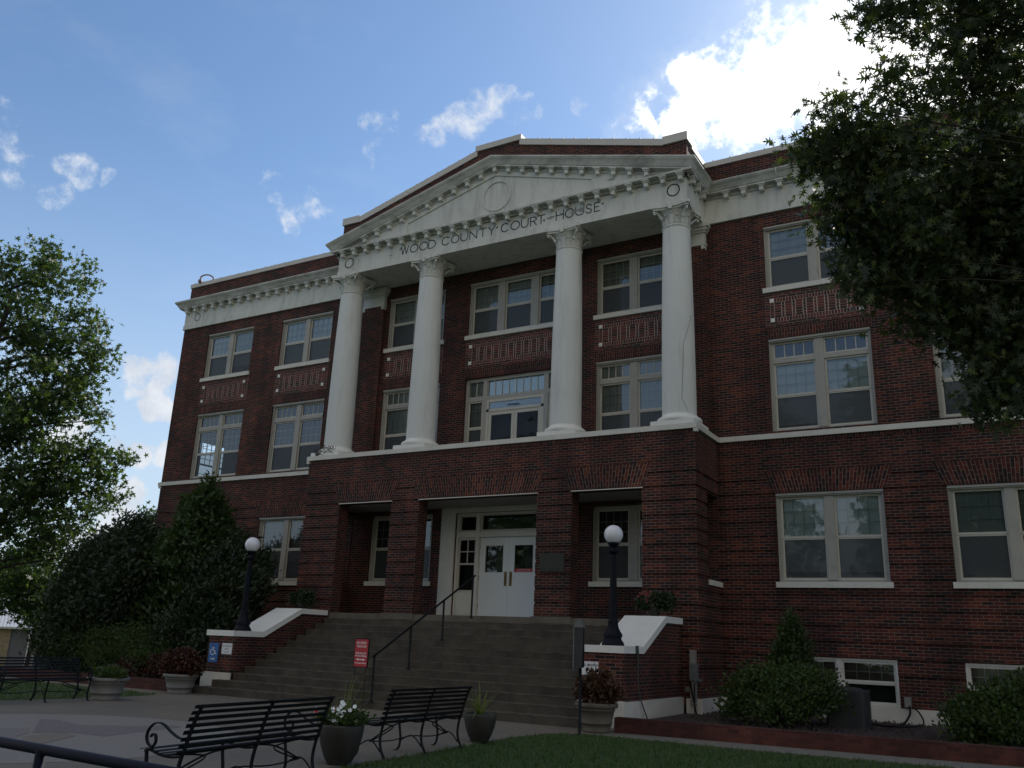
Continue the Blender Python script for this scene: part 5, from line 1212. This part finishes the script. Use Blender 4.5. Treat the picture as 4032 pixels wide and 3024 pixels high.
# shrubs in the left bed
def shrub(name, bb, loc, mat, label, cat, n, lv, sig, size, tm, seed, shell=.5, group=None, stem=True, up=.4, updir=False):
    t = thing(name, loc, 0, label, cat, group)
    mb = MB()
    for i, b in enumerate(bb): limb(mb, (loc[0] + .1 * (i % 3 - 1), loc[1] + .07 * (i % 2), loc[2]), b[:3], .03 if b[3] > .5 else .012, .006, .02, seed + i, 4)
    mb.build('stem', 'bark', t)
    P_ = clump_points(bb, n, sig, lv, seed, shell); dr = None
    if updir:
        dr = P_ - np.array((loc[0], loc[1], 0)); dr[:, 2] = 0; dr /= np.linalg.norm(dr, axis=1)[:, None] + 1e-6; dr[:, 2] = 1.1
    leaf_cloud('foliage', mat, t, P_, size, tm, up, seed, dirs=dr); place(t); return t
cb = []
for k, (z, r) in enumerate([(.7, 1.7), (1.3, 1.7), (1.9, 1.7), (2.5, 1.65), (3.1, 1.6), (3.6, 1.45), (4.1, 1.25), (4.6, .95), (5.0, .7), (5.35, .45), (5.75, .24), (6.05, .1)]):
    m_n = 6 if r > 1 else 4 if r > .4 else 1
    for q in range(m_n):
        a = q * 2 * PI / m_n + k * .7; rr = r * .55 if m_n > 1 else 0; s_ = r * .5 if m_n > 1 else r; cb.append((-9.35 + rr * math.cos(a) * 1.05, -2.55 + rr * math.sin(a) * .8, z + .15 * math.sin(q * 2.3 + k), s_, s_, .42 if z < 5.2 else .3))
shrub('conifer', cb, (-9.2, -2.55, .1), 'conifer', 'tall pointed evergreen rising past the string course of the left wing', 'tree', 3300, 20, .12, .19, LEAF_FEATHER, 51, shell=.3, updir=True)
mg = [(-11.9, -3.2, 3.9, .8, .8, .6), (-11.6, -3.2, 4.5, .3, .3, .35), (-12.6, -3.2, 4.1, .35, .35, .35), (-13.1, -3.4, 3.3, .3, .3, .3), (-10.9, -3.1, 4.0, .4, .4, .45), (-12.6, -3.3, 3.2, 1.2, 1.1, 1), (-11.3, -3.3, 3.2, 1.1, 1.1, 1), (-12.8, -3.5, 2.6, .65, .9, .7), (-12.5, -3.8, 2.2, 1.3, 1.2, 1.1), (-11.2, -4.0, 2.1, 1.2, 1.1, 1.1), (-10.6, -3.6, 2.9, .9, .9, .9), (-12.85, -3.6, 1.5, .6, .8, .7), (-12.6, -4.1, 1.0, .7, .8, .7), (-11.9, -4.4, 1.1, 1.2, 1, .9), (-13.4, -3.8, 2.2, .25, .25, .2)]
shrub('magnolia', mg, (-12.3, -3.5, .1), 'darkleaf', 'broad almost black evergreen left of the pointed conifer', 'shrub', 3000, 18, .19, .17, LEAF_FEATHER, 52, updir=True)
shrub('laurel', [(-7.3, -3.3, 2.1, .95, .9, .9), (-7.7, -2.7, 3.3, .7, .6, .6), (-8.0, -3.0, 2.8, .8, .7, .6), (-7.4, -2.6, 3.9, .2, .2, .3), (-7.7, -3.8, 1.3, 1.1, 1, .9), (-6.8, -3.6, 1.3, .8, .8, .9), (-7.1, -2.5, 3.2, .45, .5, .6), (-6.6, -3.0, 2.6, .5, .5, .6), (-6.5, -4.3, .8, .6, .6, .6)], (-7.3, -3.4, .1), 'darkleaf', 'dark evergreen shrub behind the left globe lamp', 'shrub', 1900, 18, .15, .16, LEAF_FEATHER, 53, updir=True)
shrub('juniper', [(-9.0, -4.6, 1.0, 1.0, .7, .6), (-10.2, -4.7, .9, 1.0, .7, .6), (-8.0, -4.8, .8, .8, .6, .5), (-11.3, -4.9, .8, .9, .6, .5), (-9.6, -5.0, .6, .8, .5, .4)], (-9.8, -4.7, .1), 'shrub', 'mid green low shrub at the foot of the dark evergreens', 'shrub', 800, 16, .12, .11, LEAF_NEEDLE, 54)
shrub('barberry', [(-7.3, -5.0, .5, .55, .4, .35), (-6.5, -5.1, .5, .5, .4, .3), (-8.3, -5.15, .4, .5, .35, .25)], (-7.2, -5.0, .1), 'coleus', 'low dark red shrub left of the grey pot of burgundy leaves', 'shrub', 160, 14, .08, .08, LEAF_DIA, 55)
# right bed
shrub('azalea', [(7.75, -3.5, .75, .55, .5, .45), (8.45, -3.7, .75, .55, .5, .45), (8.1, -3.3, .95, .42, .4, .3), (8.8, -3.5, .72, .42, .4, .33), (7.4, -3.7, .55, .35, .35, .3), (8.2, -4.1, .5, .5, .4, .3), (7.55, -3.3, 1.0, .2, .2, .2), (8.95, -3.3, 1.0, .15, .2, .18)], (8.15, -3.6, .1), 'shrub', 'leafy mid green shrub in front of the narrow conifer by the basement window', 'shrub', 560, 18, .12, .075, LEAF_DIA, 61, shell=.2, updir=True)
nb = [(8.15, -2.35, z, r, r, .2) for z, r in ((.5, .6), (.8, .55), (1.1, .5), (1.35, .42), (1.6, .34), (1.8, .25), (1.97, .15), (2.12, .07))]
shrub('arborvitae', nb, (8.15, -2.35, .1), 'conifer', 'narrow young conifer pointing up beside the basement window', 'shrub', 800, 18, .07, .09, LEAF_FEATHER, 62, updir=True)
shrub('boxwood', [(11.3, -3.2, .5, .42, .5, .33), (11.8, -3.3, .7, .6, .55, .42), (12.4, -3.3, .85, .65, .6, .48), (13.1, -3.2, .95, .7, .6, .5), (11.45, -3.7, .4, .5, .4, .28), (12.1, -3.8, .5, .7, .5, .38), (12.6, -3.1, 1.1, .35, .3, .25)], (12.0, -3.3, .1), 'shrub', 'wide green shrub in the right corner of the planting bed', 'shrub', 800, 18, .12, .08, LEAF_DIA, 63, shell=.2, updir=True)

# ------------------------------------------------------------------ planters
def pot(prof, mat, loc, name, label, n=32, grp=None, cat='planter'):
    t = thing(name, loc, 0, label, cat, grp); mb = MB(); mb.lathe(prof, n); mb.build('pot', mat, t)
    rt, zt_ = prof[-1]; mb = MB(); mb.lathe([(rt * .97, zt_ - .02), (rt * .5, zt_ - .01), (.01, zt_)], n, caps=False); mb.build('soil', 'soil', t); return t
URN = [(.26, 0), (.27, .03), (.26, .035), (.30, .13), (.31, .13), (.31, .145), (.302, .15), (.35, .32), (.37, .325), (.37, .34), (.355, .345), (.36, .36), (.41, .37), (.42, .39), (.42, .43), (.40, .44), (.37, .43)]
def foliage(t, bb, mat, n, lv, sig, size, tm, seed, up=.4, nm='foliage', shell=.4):
    leaf_cloud(nm, mat, t, clump_points(bb, n, sig, lv, seed, shell), size, tm, up, seed)
t = pot(URN, 'pot_grey', (-4.45, -8.68, 0), 'round_planter', 'pale grey urn planter of low greenery beside the far left bench')
foliage(t, [(0, 0, .52, .34, .34, .13), (-.25, .1, .5, .22, .2, .12), (.25, 0, .5, .2, .2, .12)], 'shrub', 90, 14, .06, .07, LEAF_DIA, 71)
t = pot(URN, 'pot_grey', (-5.33, -6.05, 0), 'round_planter', 'grey urn planter of burgundy leaves below the blue wheelchair sign')
foliage(t, [(-.1, 0, .72, .42, .4, .28), (.2, 0, .62, .32, .32, .24), (-.35, .05, .6, .3, .3, .22)], 'coleus', 230, 14, .07, .085, LEAF_DIA, 72)
t = pot([(r * .92, z * 1.12) for r, z in URN], 'pot_tan', (5.52, -6.08, 0), 'round_planter', 'tan urn planter of rust brown leaves below the right stair wall')
foliage(t, [(0, 0, .72, .34, .34, .25), (0, 0, .9, .22, .22, .14), (-.2, 0, .66, .22, .22, .18), (.2, 0, .66, .24, .24, .18)], 'coleus_br', 200, 12, .06, .09, LEAF_DIA, 73)
TAP = [(.135, 0), (.14, .01), (.19, .10), (.235, .22), (.262, .34), (.27, .42), (.268, .445), (.255, .45), (.245, .43)]
t = pot(TAP, 'pot_dark', (5.1, -12.5, 0), 'tapered_planter', 'dark planter of white and red petunias between the two near benches')
foliage(t, [(0, 0, .52, .25, .25, .08), (-.18, 0, .5, .14, .16, .08), (.15, .05, .5, .14, .16, .08), (-.25, .1, .44, .1, .1, .1)], 'shrub', 110, 14, .045, .05, LEAF_DIA, 74)
def flowers(t, pts, mat, nm, r=.026):
    for x, y, z in pts:
        mb = MB()
        nrm = Vector((.4 + rnd.uniform(-.4, .4), -.8, .35 + rnd.uniform(-.3, .4))).normalized(); a = nrm.cross(Vector((0, 0, 1))).normalized(); b = nrm.cross(a); c_ = Vector((x, y, z)); P = []
        for k in range(20):
            th = 2 * PI * k / 20; rr = r * (1 - .22 * (1 if k % 4 == 0 else 0)); P.append(c_ + a * math.cos(th) * rr + b * math.sin(th) * rr + nrm * .008)
        for k in range(20): mb.quad([c_, P[k], P[(k + 1) % 20]])
        mb.build(nm, mat, t)
rf = random.Random(9)
flowers(t, [(rf.gauss(.06, .17), rf.gauss(-.12, .07), rf.uniform(.48, .68)) for _ in range(22)] + [(.06, -.1, .70), (.09, -.1, .68), (.07, -.12, .66)], 'petalw', 'white_flower')
flowers(t, [(rf.gauss(-.2, .09), rf.gauss(-.05, .12), rf.uniform(.45, .62)) for _ in range(11)] + [(-.05, .0, .64)], 'petalr', 'red_flower', .023)
def blades(t, c_, n, L, mat, seed, nm='blades', w=.008, droop=.55, zspread=(.5, 1.3)):
    r_ = random.Random(seed); mb = MB()
    for k in range(n):
        a = r_.uniform(0, 2 * PI); ln_ = L * r_.uniform(.6, 1.1); el = r_.uniform(*zspread); p = Vector(c_) + Vector((math.cos(a), math.sin(a), 0)) * .02; v = Vector((math.cos(a) * math.cos(el), math.sin(a) * math.cos(el), math.sin(el))); side = Vector((-math.sin(a), math.cos(a), 0)); prev = None; m_ = 7
        for q in range(m_ + 1):
            ww = w * (1 - q / m_) ** .6 + .0008
            cur = (p + side * ww, p - side * ww)
            if prev: mb.quad([prev[0], prev[1], cur[1], cur[0]])
            prev = cur; p = p + v * ln_ / m_; v = (v + Vector((0, 0, -droop * 2.2 / m_ * (1.4 - el * .7)))).normalized()
    mb.build(nm, mat, t)
blades(t, (0, 0, .45), 26, .62, 'paleleaf', 5, w=.004, droop=.25, zspread=(.7, 1.4))
t = pot([(r * .93, z * .9) for r, z in TAP], 'pot_dark', (4.97, -9.12, 0), 'tapered_planter', 'dark planter of arching yellow green grass right of the armless bench')
blades(t, (0, 0, .38), 46, .52, 'paleleaf', 6, w=.009, droop=.6)
for (x, seed, lab, red) in ((5.2, 81, 'pot of dark leaves and red flowers on the right stair wall', True), (-5.25, 82, 'small pot of dark foliage on the left stair wall', False)):
    t = pot([(.10, 0), (.12, .12), (.15, .2), (.15, .22), (.13, .21)], 'pot_dark', (x, -2.3, 2.121), 'flower_pot', lab, 20)
    s_ = 1.0 if red else .8
    foliage(t, [(.05, 0, .33, .34 * s_, .3 * s_, .18), (-.2 * s_, 0, .28, .2, .2, .15), (.25 * s_, 0, .3, .2, .2, .16)], 'darkleaf', 150, 12, .06, .075, LEAF_DIA, seed)
    if red: flowers(t, [(-.12 + rf.gauss(0, .08), -.25 + rf.gauss(0, .05), .42 + rf.gauss(0, .07)) for _ in range(16)], 'petaldr', 'red_flower', .03)

# ------------------------------------------------------------------ services
ac = thing('condenser_unit', (9.2, -2.6, .13), 0, 'dark air conditioning condenser on the mulch below the basement window', 'air conditioner')
mb = MB(); hw = .36
cpts = []
for cx, cy, a0 in ((hw - .08, hw - .08, 0), (-hw + .08, hw - .08, 90), (-hw + .08, -hw + .08, 180), (hw - .08, -hw + .08, 270)):
    for q in range(4): a = math.radians(a0 + q * 30); cpts.append((cx + .08 * math.cos(a), cy + .08 * math.sin(a)))
mb.prism(cpts, 'z', .04, .66); mb.build('cabinet', 'acmetal', ac)
mb = MB(); mb.prism([(x * 1.03, y * 1.03) for x, y in cpts], 'z', .66, .71); mb.prism([(x * 1.03, y * 1.03) for x, y in cpts], 'z', 0, .05)
for k in range(9):
    z = .1 + k * .062
    mb.box(-hw + .06, hw - .06, -hw - .008, -hw - .001, z, z + .008); mb.box(hw + .001, hw + .008, -hw + .06, hw - .06, z, z + .008)
for k in range(9):
    x = -hw + .07 + k * .0725; mb.box(x, x + .006, -hw - .012, -hw - .0085, .06, .65); mb.box(hw + .0085, hw + .012, x, x + .006, .06, .65)
mb.build('guard_grille', 'acmetal', ac)
mb = MB(); mb.lathe([(.29, .71), (.27, .74), (.12, .76), (.02, .762)], 24, caps=False); mb.build('fan_guard', 'acmetal', ac)
mb = MB(); mb.tube(curve([(9.45, -2.4, .25), (9.8, -2.1, .2), (10.0, -1.5, .2), (10.05, -.6, .35), (10.0, -.1, .5)], 5), .022, 6); mb.tube(curve([(9.5, -2.3, .22), (10.1, -2.0, .2), (10.35, -1.2, .22), (10.2, -.4, .4), (10.02, -.08, .48)], 5), .016, 6)
mb.build('refrigerant_lines', 'iron', None, 'black insulated pipes looping from the condenser to a wall box', 'pipe')
wb = thing('wall_box', (9.98, -.06, .46), 0, 'small grey disconnect box on the brick right of the basement window', 'electrical box')
mb = MB(); mb.box(-.07, .07, -.09, -.002, 0, .21); mb.build('box_body', 'boxmetal', wb); mb = MB(); mb.box(-.062, .062, -.098, -.0905, .01, .2); mb.build('box_lid', 'boxpale', wb)
eb = thing('meter_box', (5.88, -1.95, .3), 0, 'pale conduit and dark meter box at the corner of the portico base', 'electrical box')
mb = MB(); mb.box(5.78 + .06, 5.96, -1.90, -1.78, .3, 1.45); mb.build('conduit_cover', 'boxpale', eb)
mb = MB(); mb.box(5.86, 6.04, -1.99, -1.9005, .82, 1.17); mb.build('meter', 'boxmetal', eb)
mb = MB(); mb.box(6.02, 6.12, -1.96, -1.90, .80, .86); mb.box(5.74, 5.84, -1.93, -1.88, .58, .68); mb.build('junction', 'boxmetal', eb)
mb = MB(); mb.tube([(5.84, -1.93, .8), (5.88, -1.95, .6), (6.05, -2.1, .14)], .011, 6); mb.tube([(5.86, -1.93, .8), (5.92, -1.97, .55), (6.1, -2.3, .14)], .009, 6); mb.tube([(5.95, -1.95, .75), (5.96, -1.98, .13)], .012, 6); mb.build('cable', 'iron', eb)
place(eb)
mb = MB(); mb.tube(curve([(5.665, -4.52, 1.49), (5.69, -4.5, 1.36), (5.685, -4.52, .9), (5.70, -4.45, .55), (5.75, -4.2, .14)], 4), .014, 6); mb.box(5.652, 5.69, -4.56, -4.48, 1.34, 1.49)
mb.build('hanging_cable', 'cable', None, 'grey green cable hanging down the outer face of the right stair wall', 'cable')
sc = thing('security_camera', (-14.0, .1, 14.47), 0, 'faded security camera on a bent arm at the left end of the roofline', 'camera')
mb = MB(); mb.tube(curve([(.36, -.05, 0), (.30, -.08, .12), (.1, -.1, .24), (-.12, -.12, .28), (-.3, -.14, .24), (-.34, -.14, .14)], 4), .03, 8); mb.build('arm', 'pinkmetal', sc)
mb = MB(); mb.lathe([(.03, .16), (.075, .13), (.08, .08), (.07, .03), (.03, -.0)], 16, (-.34, -.14, -.03)); mb.build('dome', 'pinkmetal', sc)

# ------------------------------------------------------------------ distant house
hs = thing('metal_roof_house', (-52, 18.5, -1.95), 0, 'low stone house with pale ribbed metal roof seen past the left bench', 'house')
dirE = Vector((.53, .848, 0)).normalized(); dirN = Vector((-dirE.y, dirE.x, 0))     # eave direction, away direction
O = Vector((-51.3, 17.5, -1.9))
def HP(s_, d, z): v = O + dirE * s_ + dirN * d; return (v.x, v.y, z)
mb = MB(); mb.quad([HP(-14, 0, -2), HP(.15, 0, -2), HP(.15, 0, 1.2), HP(-14, 0, 1.2)]); mb.quad([HP(-14, 9, -2), HP(-14, 0, -2), HP(-14, 0, 1.2), HP(-14, 9, 1.2)]); mb.build('stone_wall', 'tanwall', hs)
mb = MB(); mb.quad([HP(.15, .1, -2), HP(9, .1, -2), HP(9, .1, 1.2), HP(.15, .1, 1.2)]); mb.quad([HP(9, .1, -2), HP(9, 9, -2), HP(9, 9, 1.2), HP(9, .1, 1.2)]); mb.quad([HP(9, 9, -2), HP(-14, 9, -2), HP(-14, 9, 1.2), HP(9, 9, 1.2)]); mb.build('siding_wall', 'greywall', hs)
mb = MB()
def sl(s0, s1, d0, z0, d1, z1): mb.quad([HP(s0, d0, z0), HP(s1, d0, z0), HP(s1, d1, z1), HP(s0, d1, z1)], [(s0, 0), (s1, 0), (s1, 5), (s0, 5)])
sl(-14.5, 9.5, -.5, 1.12, 4.5, 3.35); sl(-14.5, 9.5, 9.5, 1.12, 4.5, 3.35)
mb.quad([HP(9.2, .0, 1.2), HP(9.2, 9, 1.2), HP(9.2, 4.5, 3.25)]); mb.quad([HP(-14.2, .0, 1.2), HP(-14.2, 9, 1.2), HP(-14.2, 4.5, 3.25)])
mb.build('metal_roof', 'roofmetal', hs)
mb = MB(); mb.quad([HP(-14.5, -.52, 1.0), HP(9.5, -.52, 1.0), HP(9.5, -.52, 1.13), HP(-14.5, -.52, 1.13)]); mb.build('fascia', 'sash', hs)
mb = MB(); mb.quad([HP(1.3, -1.4, .55), HP(4.5, -1.4, .55), HP(4.5, .1, .95), HP(1.3, .1, .95)], [(0, 0), (3, 0), (3, 1), (0, 1)]); mb.build('porch_roof', 'roofmetal', hs)
mb = MB()
for s_ in (1.4, 4.3):
    mb.tube([HP(s_, -1.3, -1.95), HP(s_, -1.3, .5)], .08, 6); mb.tube(curve([HP(s_, -1.3, -.2), HP(s_ + .3, -1.3, .3), HP(s_ + .9, -1.3, .5)], 4), .05, 5)
mb.build('porch_post', 'sash', hs)
mb = MB(); mb.quad([HP(2.0, .08, -1.9), HP(3.0, .08, -1.9), HP(3.0, .08, .2), HP(2.0, .08, .2)]); mb.build('house_door', 'dark', hs)
place(hs)

# ------------------------------------------------------------------ grass
rg = np.random.default_rng(77)
def grass(name, n, fn, label, h=.045, seed=1):
    P = fn(n); leaf_cloud(name, 'grass', None, P, h * 2.0, ([(0, .3), (-.07, .35), (0, 1.0), (.07, .35)], [(0, 1, 2, 3)]), 0.0, seed, dirs=np.tile((0, 0, 1.0), (len(P), 1)), label=label, cat='grass', kind='stuff')
def right_lawn(n):
    x = rg.uniform(4.95, 15, n * 3); y = rg.uniform(-16.5, -6.1, n * 3)
    ex = np.interp(y, [p[1] for p in right_edge], [p[0] for p in right_edge])
    ey = np.interp(x, [5.4, 5.7, 8.6, 11, 16], [-6.62, -6.55, -6.62, -6.42, -6.1])
    ok = (x > ex - .02) & (y < ey + .02)
    w = np.clip(1.3 - (np.hypot(x - 12.4, y + 21.3) - 8) / 20, .4, 1); ok &= rg.uniform(0, 1, n * 3) < w
    x, y = x[ok][:n], y[ok][:n]; return np.stack([x, y, np.full(len(x), -.02)], 1)
grass('lawn_grass', 65000, right_lawn, 'short dark green grass of the lawn right of the plaza', seed=78)
def left_lawn(n):
    x = rg.uniform(-18, -4.6, n * 2); y = rg.uniform(-16, -6.2, n * 2)
    ex = np.interp(y, [p[1] for p in left_edge][::-1], [p[0] for p in left_edge][::-1])
    ok = (x < ex + .02) & (y < -6.5); return np.stack([x[ok], y[ok], np.full(ok.sum(), -.02)], 1)
grass('left_lawn_grass', 12000, left_lawn, 'grass of the small lawn behind the far left bench', .055, seed=79)
